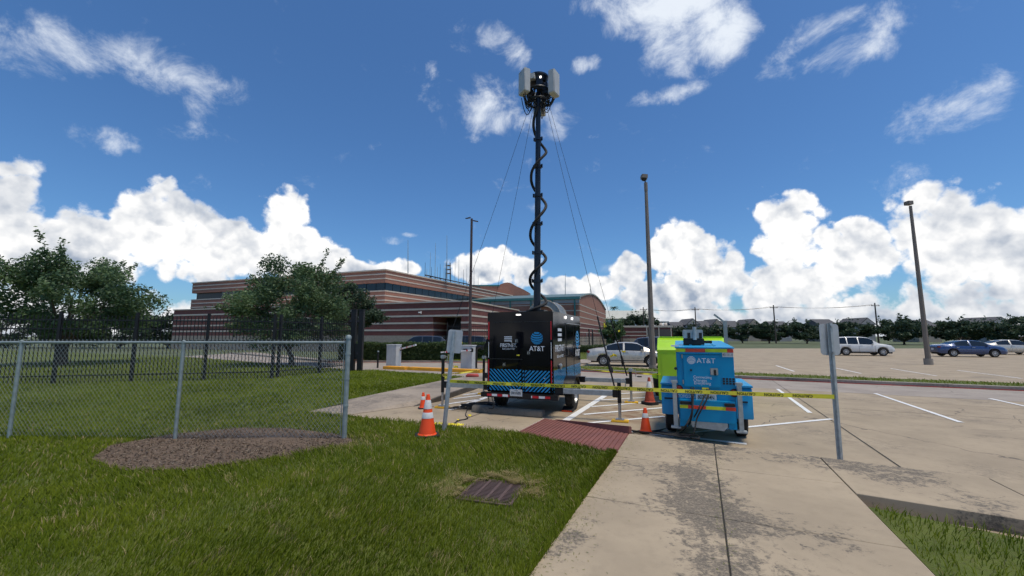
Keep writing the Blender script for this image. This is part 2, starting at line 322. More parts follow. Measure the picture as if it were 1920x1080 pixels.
# ------------------------------------------------------------------ mesh helpers
COL = sc.collection
class MB:
    def __init__(s): s.v = []; s.f = []
    def add(s, vs, fs):
        o = len(s.v); s.v += [tuple(v) for v in vs]; s.f += [tuple(i + o for i in f) for f in fs]; return s
    def box(s, c, d, rot=None, top=(1, 1)):
        x, y, z = d[0] / 2, d[1] / 2, d[2] / 2; tx, ty = top
        vs = [(-x, -y, -z), (x, -y, -z), (x, y, -z), (-x, y, -z), (-x * tx, -y * ty, z), (x * tx, -y * ty, z), (x * tx, y * ty, z), (-x * tx, y * ty, z)]
        if rot is not None: vs = [rot @ Vector(v) for v in vs]
        return s.add([Vector(c) + Vector(v) for v in vs], [(0, 3, 2, 1), (4, 5, 6, 7), (0, 1, 5, 4), (1, 2, 6, 5), (2, 3, 7, 6), (3, 0, 4, 7)])
    def b2(s, lo, hi):
        return s.box([(a + b) / 2 for a, b in zip(lo, hi)], [b - a for a, b in zip(lo, hi)])
    def tube(s, pts, r, n=8, cap=True, sq=0):
        pts = [Vector(p) for p in pts]; k = len(pts); rs = r if isinstance(r, (list, tuple)) else [r] * k
        o = len(s.v); up = None
        for i, p in enumerate(pts):
            t = (pts[min(i + 1, k - 1)] - pts[max(i - 1, 0)]).normalized()
            if up is None: up = Vector((0, 0, 1)) if abs(t.z) < .9 else Vector((0, 1, 0))
            a = t.cross(up).normalized(); up = a.cross(t).normalized()
            for j in range(n):
                w = 2 * math.pi * (j + sq) / n
                s.v.append(tuple(p + (a * math.cos(w) + up * math.sin(w)) * rs[i]))
        for i in range(k - 1):
            for j in range(n):
                a0 = o + i * n + j; a1 = o + i * n + (j + 1) % n
                s.f.append((a0, a0 + n, a1 + n, a1))
        if cap:
            s.f.append(tuple(o + j for j in range(n))); s.f.append(tuple(o + (k - 1) * n + j for j in reversed(range(n))))
        return s
    def lathe(s, prof, n=16, c=(0, 0, 0), axis='z', cap=True):
        o = len(s.v); c = Vector(c)
        for (r, z) in prof:
            for j in range(n):
                w = 2 * math.pi * j / n; a, b = r * math.cos(w), r * math.sin(w)
                p = (a, b, z) if axis == 'z' else ((z, a, b) if axis == 'x' else (b, z, a))
                s.v.append(tuple(c + Vector(p)))
        for i in range(len(prof) - 1):
            for j in range(n):
                a0 = o + i * n + j; a1 = o + i * n + (j + 1) % n
                s.f.append((a0, a1, a1 + n, a0 + n))
        if not cap: return s
        if prof[0][0] > 1e-6: s.f.append(tuple(o + j for j in reversed(range(n))))
        if prof[-1][0] > 1e-6: s.f.append(tuple(o + (len(prof) - 1) * n + j for j in range(n)))
        return s
    def prism(s, poly, z0, z1, fr=None):
        """poly CCW in xy, extruded z0..z1 (lists allowed per vertex); fr maps (x,y,z)->Vector"""
        k = len(poly); za = z0 if isinstance(z0, (list, tuple)) else [z0] * k; zb = z1 if isinstance(z1, (list, tuple)) else [z1] * k
        fr = fr or (lambda x, y, z: (x, y, z))
        vs = [fr(p[0], p[1], a) for p, a in zip(poly, za)] + [fr(p[0], p[1], b) for p, b in zip(poly, zb)]
        fs = [tuple(reversed(range(k))), tuple(range(k, 2 * k))] + [(i, (i + 1) % k, k + (i + 1) % k, k + i) for i in range(k)]
        return s.add(vs, fs)
    def quad(s, a, b, c, d): return s.add([a, b, c, d], [(0, 1, 2, 3)])
    def build(s, name, mat, parent=None, loc=None, rotz=0, smooth=False, bevel=0, seg=2):
        me = bpy.data.meshes.new(name); me.from_pydata(s.v, [], s.f)
        bm = bmesh.new(); bm.from_mesh(me); bmesh.ops.recalc_face_normals(bm, faces=bm.faces)
        if bevel:
            es = [e for e in bm.edges if len(e.link_faces) == 2 and e.calc_face_angle(0) > R(35)]
            bmesh.ops.bevel(bm, geom=es, offset=bevel, segments=seg, affect='EDGES', clamp_overlap=True)
        bm.to_mesh(me); bm.free()
        me.materials.append(M[mat] if isinstance(mat, str) else mat)
        if smooth or bevel: me.shade_smooth(); me.set_sharp_from_angle(angle=R(40))
        return link(name, me, parent, loc, rotz)
def link(name, me, parent=None, loc=None, rotz=0):
    o = bpy.data.objects.new(name, me); COL.objects.link(o); o.parent = parent
    if loc is not None: o.location = loc
    if rotz: o.rotation_euler = (0, 0, rotz)
    return o
def tag(o, label=None, cat=None, group=None, kind=None):
    if label: o['label'] = label
    if cat: o['category'] = cat
    if group: o['group'] = group
    if kind: o['kind'] = kind
    return o
def thing(name, label, cat, loc=(0, 0, 0), rotz=0, group=None):
    o = bpy.data.objects.new(name, None); COL.objects.link(o); o.location = loc; o.rotation_euler = (0, 0, rotz)
    o.empty_display_size = .2
    return tag(o, label, cat, group)
def copy_tree(o, parent=None):
    c = o.copy(); COL.objects.link(c); c.parent = parent
    for ch in o.children: copy_tree(ch, c)
    return c
def np_mesh(name, V, F, mat, tint=None, parent=None, smooth=False):
    """V (n,3), F (m,k) numpy; tint per vertex"""
    me = bpy.data.meshes.new(name); n, k = F.shape
    me.vertices.add(len(V)); me.vertices.foreach_set('co', V.astype(np.float32).ravel())
    me.loops.add(n * k); me.loops.foreach_set('vertex_index', F.astype(np.int32).ravel())
    me.polygons.add(n); me.polygons.foreach_set('loop_start', np.arange(0, n * k, k, dtype=np.int32))
    me.update(calc_edges=True)
    if tint is not None:
        a = me.attributes.new('tint', 'FLOAT', 'POINT'); a.data.foreach_set('value', tint.astype(np.float32))
    me.materials.append(M[mat])
    if smooth: me.shade_smooth()
    return link(name, me, parent)
_tx = {}
def text_mesh(s, size, bold=0.0, ex=.0006):
    k = (s, size, bold, ex)
    if k not in _tx:
        cu = bpy.data.curves.new('lettering', 'FONT'); cu.body = s; cu.size = size; cu.offset = bold * size; cu.extrude = ex
        cu.align_x = 'CENTER'; cu.align_y = 'CENTER'; cu.resolution_u = 3
        ob = bpy.data.objects.new('lettering', cu); COL.objects.link(ob)
        dg = bpy.context.evaluated_depsgraph_get(); me = bpy.data.meshes.new_from_object(ob.evaluated_get(dg))
        bpy.data.objects.remove(ob); bpy.data.curves.remove(cu); me.name = 'lettering'; _tx[k] = me
    return _tx[k]
def orient(o, c, right, up, sx=1.0, sy=1.0):
    r = Vector(right).normalized(); u = Vector(up).normalized(); n = r.cross(u).normalized(); u = n.cross(r)
    m = Matrix((r * sx, u * sy, n)).transposed().to_4x4(); m.translation = Vector(c); o.matrix_local = m
def text(name, s, mat, parent, c, right, up, size, bold=0.0, sx=1.0, sy=1.0):
    base = text_mesh(s, size, bold)
    me = base.copy(); me.materials.clear(); me.materials.append(M[mat])
    o = link(name, me, parent); orient(o, c, right, up, sx, sy); return o
def globe(name, mat, parent, c, right, up, rad, sx=1.0):
    mb = MB(); tau = R(24); bands = [(62, 90), (40, 54), (19, 33), (-2, 12), (-22, -9), (-41, -29), (-58, -48)]
    for (lo, hi) in bands:
        rows = []
        for ph in (R(lo), R(min(hi, 89.5))):
            lm = math.acos(max(-1, min(1, -math.tan(ph) * math.tan(tau)))); row = []
            for i in range(17):
                la = -lm + 2 * lm * i / 16
                row.append((rad * math.cos(ph) * math.sin(la), rad * (math.sin(ph) * math.cos(tau) - math.cos(ph) * math.cos(la) * math.sin(tau)), 0))
            rows.append(row)
        o = len(mb.v); mb.v += rows[0] + rows[1]
        mb.f += [(o + i, o + i + 1, o + 17 + i + 1, o + 17 + i) for i in range(16)]
    o = mb.build(name, mat, parent); orient(o, c, right, up, sx); return o
def inpoly(P, poly):
    x, y = P[:, 0], P[:, 1]; r = np.zeros(len(P), bool); k = len(poly)
    for i in range(k):
        (x1, y1), (x2, y2) = poly[i][:2], poly[(i + 1) % k][:2]
        c = ((y1 > y) != (y2 > y)) & (x < (x2 - x1) * (y - y1) / (y2 - y1 + 1e-12) + x1); r ^= c
    return r
def offset_poly(poly, d):
    k = len(poly); out = []
    for i in range(k):
        p0, p1, p2 = Vector(poly[i - 1]).to_2d(), Vector(poly[i]).to_2d(), Vector(poly[(i + 1) % k]).to_2d()
        e1 = (p1 - p0).normalized(); e2 = (p2 - p1).normalized()
        n1 = Vector((e1.y, -e1.x)); n2 = Vector((e2.y, -e2.x)); b = (n1 + n2); q = b.dot(n1)
        out.append(tuple(p1 + b * (d / q)))
    return out
def leaves(C, size, tint, aspect=.55, up=0.3):
    """quads at centres C with random orientation"""
    n = len(C); a = RNG.normal(size=(n, 3)); a[:, 2] *= .7; a /= np.linalg.norm(a, axis=1)[:, None]
    b = RNG.normal(size=(n, 3)); b -= (a * b).sum(1)[:, None] * a; b /= np.linalg.norm(b, axis=1)[:, None]
    s = size * RNG.uniform(.6, 1.3, n)[:, None]
    V = np.empty((n, 4, 3)); V[:, 0] = C - a * s; V[:, 1] = C + b * s * aspect; V[:, 2] = C + a * s; V[:, 3] = C - b * s * aspect
    F = np.arange(n * 4).reshape(n, 4); return V.reshape(-1, 3), F, np.repeat(tint, 4)
# ------------------------------------------------------------------ ground, lot, drive
def struct(name, mb, mat, label, cat, **kw):
    return tag(mb.build(name, mat, **kw), label, cat, None, 'structure')
def sheet(pts, z): 
    mb = MB(); mb.add([(p[0], p[1], z) for p in pts], [tuple(range(len(pts)))]); return mb
struct('ground', sheet([(-1500, -60), (1500, -60), (1500, 3000), (-1500, 3000)], -.06), 'far_ground', 'flat open ground running out to the horizon', 'ground')
lot = struct('parking_lot', sheet([(-6, -8), (70, -8), (70, 62), (-6, 62)], 0), 'concrete', 'tan concrete parking lot with worn white markings', 'parking lot')
drv = [(-30, 37), (-8.0, 21.3), (-6.5, 21.25), (-3.3, 19.3), (-.8, 18.0), (3.2, 18.2), (12, 13.2), (40, -2), (46, 6), (14, 16.2), (3.73, 21.77), (-4.66, 29.2), (-10.6, 29.2), (-30, 48)]
struct('driveway', sheet(drv, .004), 'drive', 'grey concrete driveway passing behind the black trailer', 'driveway')

def strip(mb, a, b, w, z=.008):
    a = Vector(a).to_2d(); b = Vector(b).to_2d(); d = (b - a).normalized(); n = Vector((-d.y, d.x)) * w / 2
    mb.add([(*(a - n), z), (*(b - n), z), (*(b + n), z), (*(a + n), z)], [(0, 1, 2, 3)]); return mb
# saw-cut joints of the lot and drive
for a, b in [((-3.9, 9.9), (2.2, 6.9)), ((-1.4, 8.7), (.2, 12.3)), ((-6, 26), (20, 13)), ((-1, 17.5), (14, 40)), ((-12, 26.5), (-3, 20.6)), ((5, 5), (13, 22)), ((3, 13.6), (15, 7.5)), ((.5, 17.2), (18, 8.2))]:
    j = strip(MB(), a, b, .018, .0075).build('joint', 'seal', lot)
# painted lines
PL = []
def line(p, q, w):
    PL.append(strip(MB(), p, q, w, .009).build('painted_line', 'paint', lot))
line((1.18, 9.30), (3.35, 14.1), .17)
for a, b in [((1098, 794), (1246, 781)), ((1094, 777.5), (1242, 765)), ((1108, 763), (1240, 753)), ((1124, 750.5), (1240, 744)), ((1140, 740), (1240, 734))]:
    line(ground(*a), ground(*b), .115)
line(ground(1176, 808.5), ground(1400, 833), .13)
line(ground(1290, 812), ground(1560, 786), .10)
line((-1.55, 10.60), (-.60, 13.2), .16)
for a, b in [((824, 760), (900, 749)), ((850, 748), (914, 740)), ((868, 741), (915, 735))]: line(ground(*a), ground(*b), .11)
line(ground(966, 814), ground(1021, 785.5), .035)
for k in range(5): line((7.2 + k * 2.45, 10.2 - k * 1.1), (9.3 + k * 2.45, 14.7 - k * 1.1), .10)
for k in range(7): line((9.8 + k * 2.5, 24.3 - k * 1.2), (11.6 + k * 2.5, 28.6 - k * 1.2), .10)
line(ground(1094, 680), ground(1236, 691), .10)

# ------------------------------------------------------------------ near sidewalk of slabs and the red ramp
HS = R(24.5); SV = Vector((math.sin(HS), math.cos(HS))); TV = Vector((math.cos(HS), -math.sin(HS))); SO = Vector((.11, 3.15))
def sw(s, t): return tuple(SO + SV * s + TV * t)
RA, RB, RC, RD = Vector((.06, 8.11, .012)), Vector((.73, 9.53, .012)), Vector((2.05, 7.46, .15)), Vector((1.51, 6.23, .15))
walk = bpy.data.objects.new('sidewalk', None); COL.objects.link(walk)
tag(walk, 'stained tan concrete sidewalk in the foreground', 'sidewalk', None, 'structure')
g_ = .006
def slab(poly, z0=-.05, z1=.15, mat='walk', par=None):
    return MB().prism(offset_poly(poly, -g_), z0, z1).build('slab', mat, par or walk, bevel=.006, seg=1)
for i in range(-3, 3):
    s0, s1 = i * 1.62, (i + 1) * 1.62
    if i < 2:
        slab([sw(s0, 0), sw(s0, 1.32), sw(s1, 1.32), sw(s1, 0)]); slab([sw(s0, 1.32), sw(s0, 2.66), sw(s1, 2.66), sw(s1, 1.32)])
    else:
        slab([sw(s0, 0), sw(s0, 1.32), sw(4.586, 1.32), (RC.x, RC.y)]); slab([sw(s0, 1.32), sw(s0, 2.66), sw(4.409, 2.66), sw(4.586, 1.32)])
for i in range(5):
    a, b = 2.66 + i * 1.62, 2.66 + (i + 1) * 1.62; f = lambda t: 4.76 - t * .132
    slab([sw(f(a) - 1.5, a), sw(f(b) - 1.5, b), sw(f(b), b), sw(f(a), a)])
MB().prism([sw(-6, .04), sw(-6, 2.62), sw(4.2, 2.62), sw(4.5, .1)], -.05, .138).build('joint_bed', 'seal', walk)
struct('verge', MB().prism([sw(-6, 2.68), sw(-6, 14), sw(-.9, 14), sw(2.62, 2.68)], -.05, .12), 'soil', 'grass verge at the right of the near sidewalk', 'verge')

ramp = bpy.data.objects.new('kerb_ramp', None); COL.objects.link(ramp)
tag(ramp, 'dark red grooved ramp down to the parking lot', 'ramp', None, 'structure')
NST = 25
for i in range(NST):
    u0, u1 = i / NST + .005, (i + 1) / NST - .005
    a, b, c, d = RA.lerp(RD, u0), RA.lerp(RD, u1), RB.lerp(RC, u1), RB.lerp(RC, u0)
    MB().prism([a.to_2d(), b.to_2d(), c.to_2d(), d.to_2d()], -.03, [a.z, b.z, c.z, d.z]).build('ramp_strip', 'ramp', ramp)
e = .012; MB().prism([RA.to_2d(), RD.to_2d(), RC.to_2d(), RB.to_2d()], -.04, [RA.z - e, RD.z - e, RC.z - e, RB.z - e]).build('ramp_bed', 'ramp', ramp)
nb = (RB - RC).to_2d(); nb = Vector((nb.y, -nb.x)).normalized() * .09
nb = nb if nb.y > 0 else -nb
mid = RB.lerp(RC, .15); lip = MB()
lip.prism([mid.to_2d(), RC.to_2d(), RC.to_2d() + nb, mid.to_2d() + nb], -.03, [mid.z + .010, RC.z + .125, RC.z + .105, mid.z + .006])
lip.build('raised_lip', 'ramp', ramp, bevel=.012)
MB().prism([RD.to_2d(), RD.to_2d() + Vector((.05, .02)), RA.to_2d().lerp(RD.to_2d(), .93) + Vector((.03, .03)), RA.to_2d().lerp(RD.to_2d(), .93)], 0, .20).build('corner_stub', 'ramp', ramp, bevel=.01)

# ------------------------------------------------------------------ raised walk on the left and its kerb
K = [Vector((-2.62, 11.16)), Vector((-2.08, 12.05)), Vector((-.95, 15.91)), Vector((-.35, 18.1))]
L = [Vector((-3.90, 9.90)), Vector((-4.52, 11.59)), Vector((-2.79, 15.91)), Vector((-2.0, 17.9))]
zk = [.012, .15, .17, .15]; zl_ = [.012, .11, .15, .13]
lw = bpy.data.objects.new('raised_walk', None); COL.objects.link(lw)
tag(lw, 'grey raised concrete walk with a kerb left of the black trailer', 'walk', None, 'structure')
for i in range(3):
    n = 1 if i == 0 else 2
    for q in range(n):
        a, b = q / n, (q + 1) / n; k0, k1 = K[i].lerp(K[i + 1], a), K[i].lerp(K[i + 1], b); l0, l1 = L[i].lerp(L[i + 1], a), L[i].lerp(L[i + 1], b)
        za, zb = zk[i] + (zk[i + 1] - zk[i]) * a, zk[i] + (zk[i + 1] - zk[i]) * b; ya, yb = zl_[i] + (zl_[i + 1] - zl_[i]) * a, zl_[i] + (zl_[i + 1] - zl_[i]) * b
        e = (k1 - k0).normalized() * .006
        MB().prism([l0 + e, k0 + e, k1 - e, l1 - e], -.05, [ya, za, zb, yb]).build('slab', 'walk2', lw)
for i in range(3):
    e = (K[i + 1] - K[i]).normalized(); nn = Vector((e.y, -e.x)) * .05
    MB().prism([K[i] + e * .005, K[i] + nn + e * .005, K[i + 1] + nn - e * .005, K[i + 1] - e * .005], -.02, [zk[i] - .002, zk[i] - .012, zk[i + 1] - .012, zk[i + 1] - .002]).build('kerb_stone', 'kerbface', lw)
MB().prism([(-5.05, 10.33), (-3.92, 9.83), (-3.92, 9.9), (-4.53, 11.57)], -.05, .012).build('slab', 'walk2', lw)

# ------------------------------------------------------------------ drive kerbs, islands, verge beyond
def kerb(name, pts, w, h, mat, label, side=1):
    t = thing(name, label, 'kerb'); 
    for i in range(len(pts) - 1):
        a, b = Vector(pts[i]), Vector(pts[i + 1]); L_ = (b - a).length; n = max(1, int(L_ / 3)); d = (b - a).normalized(); nn = Vector((-d.y, d.x)) * w * side
        for k in range(n):
            p, q = a.lerp(b, k / n) + d * .004, a.lerp(b, (k + 1) / n) - d * .004
            MB().prism([p, q, q + nn, p + nn], -.03, h).build('kerb_stone', mat, t, bevel=.012, seg=2)
    return t
kr = kerb('kerb', [(-.2, 23.8), (3.73, 21.85), (6.95, 19.83), (12.8, 16.6), (30, 7.4)], .28, .13, 'kerb', 'low concrete kerb with red fire lane line in front of silver car')
MB().prism([(-.2, 23.77), (3.73, 21.83), (6.95, 19.81), (12.8, 16.58), (30, 7.37), (30, 7.34), (12.8, 16.55), (6.95, 19.78), (3.73, 21.80), (-.2, 23.74)], .0, .035).build('red_line', 'redpaint', kr)
struct('verge', MB().prism([(-.1, 24.1), (3.87, 22.1), (7.1, 20.1), (12.95, 16.85), (30, 7.65), (30.6, 9.1), (13.6, 18.4), (7.8, 22.0), (4.5, 24.2), (.8, 26.2)], -.03, .11), 'soil', 'narrow grass verge in front of the silver car', 'verge')
kl = kerb('kerb', [(-1.2, 28.95), (-5, 29.3), (-13, 29.4), (-30, 44)], .25, .12, 'kerb', 'low concrete kerb with red line under the clipped hedge', -1)
MB().prism([(-13, 29.36), (-5, 29.26), (-1.2, 28.91), (-1.2, 28.87), (-5, 29.22), (-13, 29.32)], 0, .035).build('red_line', 'redpaint', kl)
def island(p, q, w, label):
    a, b = ground(*p).to_2d(), ground(*q).to_2d(); d = (b - a).normalized(); n = Vector((-d.y, d.x)) * w
    o = MB().prism([a, b, b + n, a + n], -.02, .16).build('yellow_kerb', 'yellowpaint', bevel=.03, seg=2)
    return tag(o, label, 'kerb')
island((717, 692), (758, 694), .5, 'short yellow painted kerb under the left gate cabinet')
island((763, 694), (899, 700), .5, 'long yellow painted kerb running towards the right gate cabinet')
struct('verge', MB().prism([(-1.2, 29.25), (-5, 29.6), (-13, 29.7), (-13, 36), (-1, 36), (4.5, 34)], -.03, .10), 'soil', 'grass and bare soil under the clipped hedge', 'verge')
struct('far_lawn', MB().prism([(1.2, 29.2), (9, 33), (26, 60), (24, 78), (0, 60), (1, 36)], -.03, .05), 'soil', 'far lawn between the brick hall and the silver car', 'lawn')
struct('path', MB().prism([(1.0, 26.4), (5.0, 27.6), (6.4, 31.6), (5.4, 32.2), (3.8, 29.3), (.6, 28.2)], -.03, .07), 'drive', 'pale concrete path beside the far lawn', 'path')

# ------------------------------------------------------------------ lawn and grass
def lawn_z(x, y):
    x = np.asarray(x, float); y = np.asarray(y, float)
    a = .125 * np.clip((8.4 - y) / 2.1, 0, 1) * np.clip((x + 7) / 5, .35, 1)
    b = .085 * np.clip((y - 10.6) / 3, 0, 1)
    return .022 + np.maximum(a, b) + .012 * np.sin(x * 1.7 + 1) * np.sin(y * 1.3)
LAWN = [sw(-6, .004), sw(-3, .004), sw(0, .004), (RD.x + .004, RD.y - .01), (RA.x - .01, RA.y - .02), (-1.18, 8.54), (-1.92, 8.93), (-3.85, 9.76), (-5.02, 10.30), (-4.54, 11.60),
        (-2.81, 15.93), (-2.05, 17.9), (-3.3, 19.2), (-6.5, 21.15), (-8.1, 21.4), (-30, 36.8), (-60, 50), (-60, -2)]
GR = [ground(859, 937, .13), ground(953, 949, .13), ground(985, 915, .13), ground(900, 906, .13)]
def lawn_mesh():
    bm = bmesh.new(); bm.faces.new([bm.verts.new((p[0], p[1], 0)) for p in LAWN])
    for y in list(np.arange(1, 14, .5)): bmesh.ops.bisect_plane(bm, geom=bm.verts[:] + bm.edges[:] + bm.faces[:], plane_co=(0, y, 0), plane_no=(0, 1, 0))
    for x in list(np.arange(-12, 2, .5)): bmesh.ops.bisect_plane(bm, geom=bm.verts[:] + bm.edges[:] + bm.faces[:], plane_co=(x, 0, 0), plane_no=(1, 0, 0))
    # open a pit where the drain grate sits
    ctr = sum(GR, Vector()) / 4
    for v in bm.verts: v.co.z = float(lawn_z(v.co.x, v.co.y))
    bmesh.ops.triangulate(bm, faces=bm.faces[:])
    me = bpy.data.meshes.new('lawn'); bm.to_mesh(me); bm.free(); me.materials.append(M['soil']); me.shade_smooth()
    o = link('lawn', me); return tag(o, 'mown green lawn around the drain grate', 'lawn', None, 'structure')
lawn_mesh()
MULCH = [(-2.72, 7.30), (-2.62, 6.9), (-2.95, 6.55), (-3.35, 6.10), (-4.2, 5.65), (-5.2, 5.75), (-6.1, 6.2), (-6.6, 7.0), (-6.3, 7.9), (-5.4, 8.4), (-4.45, 8.4), (-3.3, 7.9)]
def blades(n, polys, zf, excl, dens, rmin, rmax, tag_name, label, hmin=.028, hmax=.06, bbox=None, straw=None):
    x0, y0, x1, y1 = bbox; P = RNG.uniform((x0, y0), (x1, y1), (n, 2)); r = np.hypot(P[:, 0], P[:, 1])
    keep = (RNG.uniform(0, 1, n) < dens(r)) & (r >= rmin) & (r < rmax) & (np.abs(P[:, 0]) < P[:, 1] * 1.42 + 1.3)
    P = P[keep]; P = P[np.any([inpoly(P, q) for q in polys], axis=0)]
    for q in excl: P = P[~inpoly(P, q)]
    m = len(P); r = np.hypot(P[:, 0], P[:, 1]); z = zf(P[:, 0], P[:, 1])
    lod = np.clip(r / 4.5, 1, 3.2)
    patch = .5 + .5 * np.sin(P[:, 0] * 2.3 + np.sin(P[:, 1] * 1.9) * 1.7) * np.sin(P[:, 1] * 2.7 + np.cos(P[:, 0] * 1.3))
    h = RNG.uniform(hmin, hmax, m) * (.75 + .5 * patch) * np.clip(lod, 1, 1.4); w = RNG.uniform(.0022, .0042, m) * lod
    a = RNG.uniform(0, 2 * np.pi, m); lean = RNG.uniform(.25, 1.15, m) * h; a2 = RNG.normal(0, .9, m) + 2.2 + np.sin(P[:, 0] * 1.1) + np.cos(P[:, 1] * .9)
    base = np.c_[P, z - .004]; side = np.c_[np.cos(a), np.sin(a), np.zeros(m)] * w[:, None]
    ld = np.c_[np.cos(a2), np.sin(a2)] * lean[:, None]
    midp = base + np.c_[ld * .35, h * .62]; tip = base + np.c_[ld, h]
    V = np.stack([base - side, base + side, midp + side * .8, midp - side * .8, tip + side * .15, tip - side * .15], 1).reshape(-1, 3)
    i = np.arange(m)[:, None] * 6; F = np.concatenate([i + np.array([[0, 1, 2, 3]]), i + np.array([[3, 2, 4, 5]])])
    tint = RNG.uniform(0, .86, m); dry = RNG.uniform(0, 1, m) < .05; 
    if straw is not None: dry |= RNG.uniform(0, 1, m) < straw(P)
    dry &= RNG.uniform(0, 1, m) < np.where(r > 11, .5, 1); tint[dry] = RNG.uniform(.87, 1, dry.sum()); tint[~dry] = np.where(r[~dry] > 11, .45 + .5 * tint[~dry], tint[~dry] * (.55 + .45 * patch[~dry]))
    o = np_mesh(tag_name, V, F, 'grass', np.repeat(tint, 6)); return tag(o, label, 'grass', None, 'stuff')
GC = sum(GR, Vector()) / 4
def straw(P):
    d = np.hypot(P[:, 0] - GC.x + .05, (P[:, 1] - GC.y - .15)); ang = np.arctan2(P[:, 1] - GC.y, P[:, 0] - GC.x)
    nz = np.sin(P[:, 0] * 9 + 2 * np.sin(P[:, 1] * 7)) * np.sin(P[:, 1] * 8.3 + 2 * np.cos(P[:, 0] * 6)); ring = np.exp(-((d - .42 - .10 * nz) / .12) ** 2) * np.clip(.35 + nz * 1.1, 0, 1) * (np.sin(ang) > -.45)
    n = np.sin(P[:, 0] * 7.1 + np.sin(P[:, 1] * 5)) * np.sin(P[:, 1] * 6.3 + np.cos(P[:, 0] * 4.1))
    bare = np.exp(-(np.hypot(P[:, 0] + 2.7, P[:, 1] - 7.0) / .45) ** 2)
    return np.clip(ring * 1.3 + np.clip(n - .55, 0, 1) * .9 + bare * .7, 0, .92)
GRX = [tuple((g - GC).to_2d() * .97 + GC.to_2d()) for g in GR]
blades(900000, [LAWN], lawn_z, [GRX, MULCH], lambda r: np.clip((3.9 / r) ** 2, .08, 1), 0, 12, 'grass', 'short green grass blades of the near lawn', bbox=(-13, 1.2, 2.2, 12), straw=straw)
blades(420000, [LAWN], lawn_z, [MULCH], lambda r: np.clip((15 / r) ** 2, .12, 1), 12, 45, 'grass', 'grass blades of the lawn before the iron fence', bbox=(-30, 6, 0, 34))
VR = [[(-.1, 24.1), (3.87, 22.1), (7.1, 20.1), (12.95, 16.85), (30, 7.65), (30.6, 9.1), (13.6, 18.4), (7.8, 22.0), (4.5, 24.2), (.8, 26.2)]]
blades(60000, VR, lambda x, y: np.full(len(x), .11), [], lambda r: np.full(len(r), 1.), 0, 60, 'grass', 'grass blades on the verge before the silver car', bbox=(-1, 7, 31, 27))
blades(90000, [[(1.2, 29.2), (9, 33), (26, 60), (24, 78), (0, 60), (1, 36)]], lambda x, y: np.full(len(x), .05), [], lambda r: np.full(len(r), .8), 0, 90, 'grass', 'grass blades on the far lawn beside the brick hall', bbox=(-1, 29, 27, 78))
blades(26000, [[(-1.2, 29.25), (-5, 29.6), (-5, 30.6), (3, 33), (4.5, 34)]], lambda x, y: np.full(len(x), .10), [], lambda r: np.full(len(r), .8), 0, 60, 'grass', 'grass blades near the right gate cabinet', bbox=(-5, 29, 5, 36))
blades(120000, [[sw(-6, 2.7), sw(-6, 14), sw(-.9, 14), sw(2.6, 2.7)]], lambda x, y: np.full(len(x), .12), [], lambda r: np.clip((5 / r) ** 2, .1, 1), 0, 40, 'grass', 'grass blades on the verge right of the near sidewalk', bbox=(2, -3, 14, 8))
# longer blades flopping over the sidewalk edge, clippings on the concrete, straw round the grate
blades(260000, [[sw(-3.4, -.07), sw(-3.4, .02), sw(3.38, .02), sw(3.38, -.07)]], lambda x, y: lawn_z(x, y) + .004, [], lambda r: np.full(len(r), 1.), 0, 9, 'grass', 'longer grass blades flopping over the sidewalk edge', .04, .085, bbox=(-1.3, .2, 1.6, 6.3))
n = 1500; s_ = RNG.uniform(-3, 4.6, n); t_ = np.abs(RNG.normal(0, .16, n)); t_[1000:] = 1.32 + RNG.normal(0, .06, 500)
C = np.c_[SO[0] + SV[0] * s_ + TV[0] * t_, SO[1] + SV[1] * s_ + TV[1] * t_, np.full(n, .1535)]
def flat_chips(C, ln, wd, tint):
    n = len(C); a = RNG.uniform(0, 6.283, n); l = ln * RNG.uniform(.4, 1.4, n); u = np.c_[np.cos(a) * l, np.sin(a) * l, RNG.uniform(-.1, .25, n) * l]; v = np.c_[-np.sin(a), np.cos(a), np.zeros(n)] * wd
    V = np.stack([C - u - v, C + u - v, C + u + v, C - u + v], 1).reshape(-1, 3); return V, np.arange(n * 4).reshape(n, 4), np.repeat(tint, 4)
V, F, T = flat_chips(C, .009, .0018, RNG.uniform(.2, 1, n)); tag(np_mesh('grass_clippings', V, F, 'grass', T), 'loose grass clippings along the sidewalk edge and joint', 'clippings', None, 'stuff')
n = 7000; an = RNG.uniform(-.5, 3.6, n); rr_ = .37 + np.abs(RNG.normal(0, .16, n)) + .06 * np.sin(an * 5.3); x_, y_ = GC.x + rr_ * np.cos(an), GC.y + rr_ * np.sin(an) * .9
keep = RNG.uniform(0, 1, n) < np.clip(.12 + 1.1 * np.sin(x_ * 13 + 2 * np.sin(y_ * 11)) * np.sin(y_ * 12 + 1.5 * np.cos(x_ * 9)), .05, 1); x_, y_ = x_[keep], y_[keep]
C = np.c_[x_, y_, lawn_z(x_, y_) + RNG.uniform(.02, .05, len(x_))]
V, F, T = flat_chips(C, .035, .0016, RNG.uniform(.90, 1, len(x_))); tag(np_mesh('straw', V, F, 'grass', T), 'dry straw lying in the grass round the drain grate', 'straw', None, 'stuff')
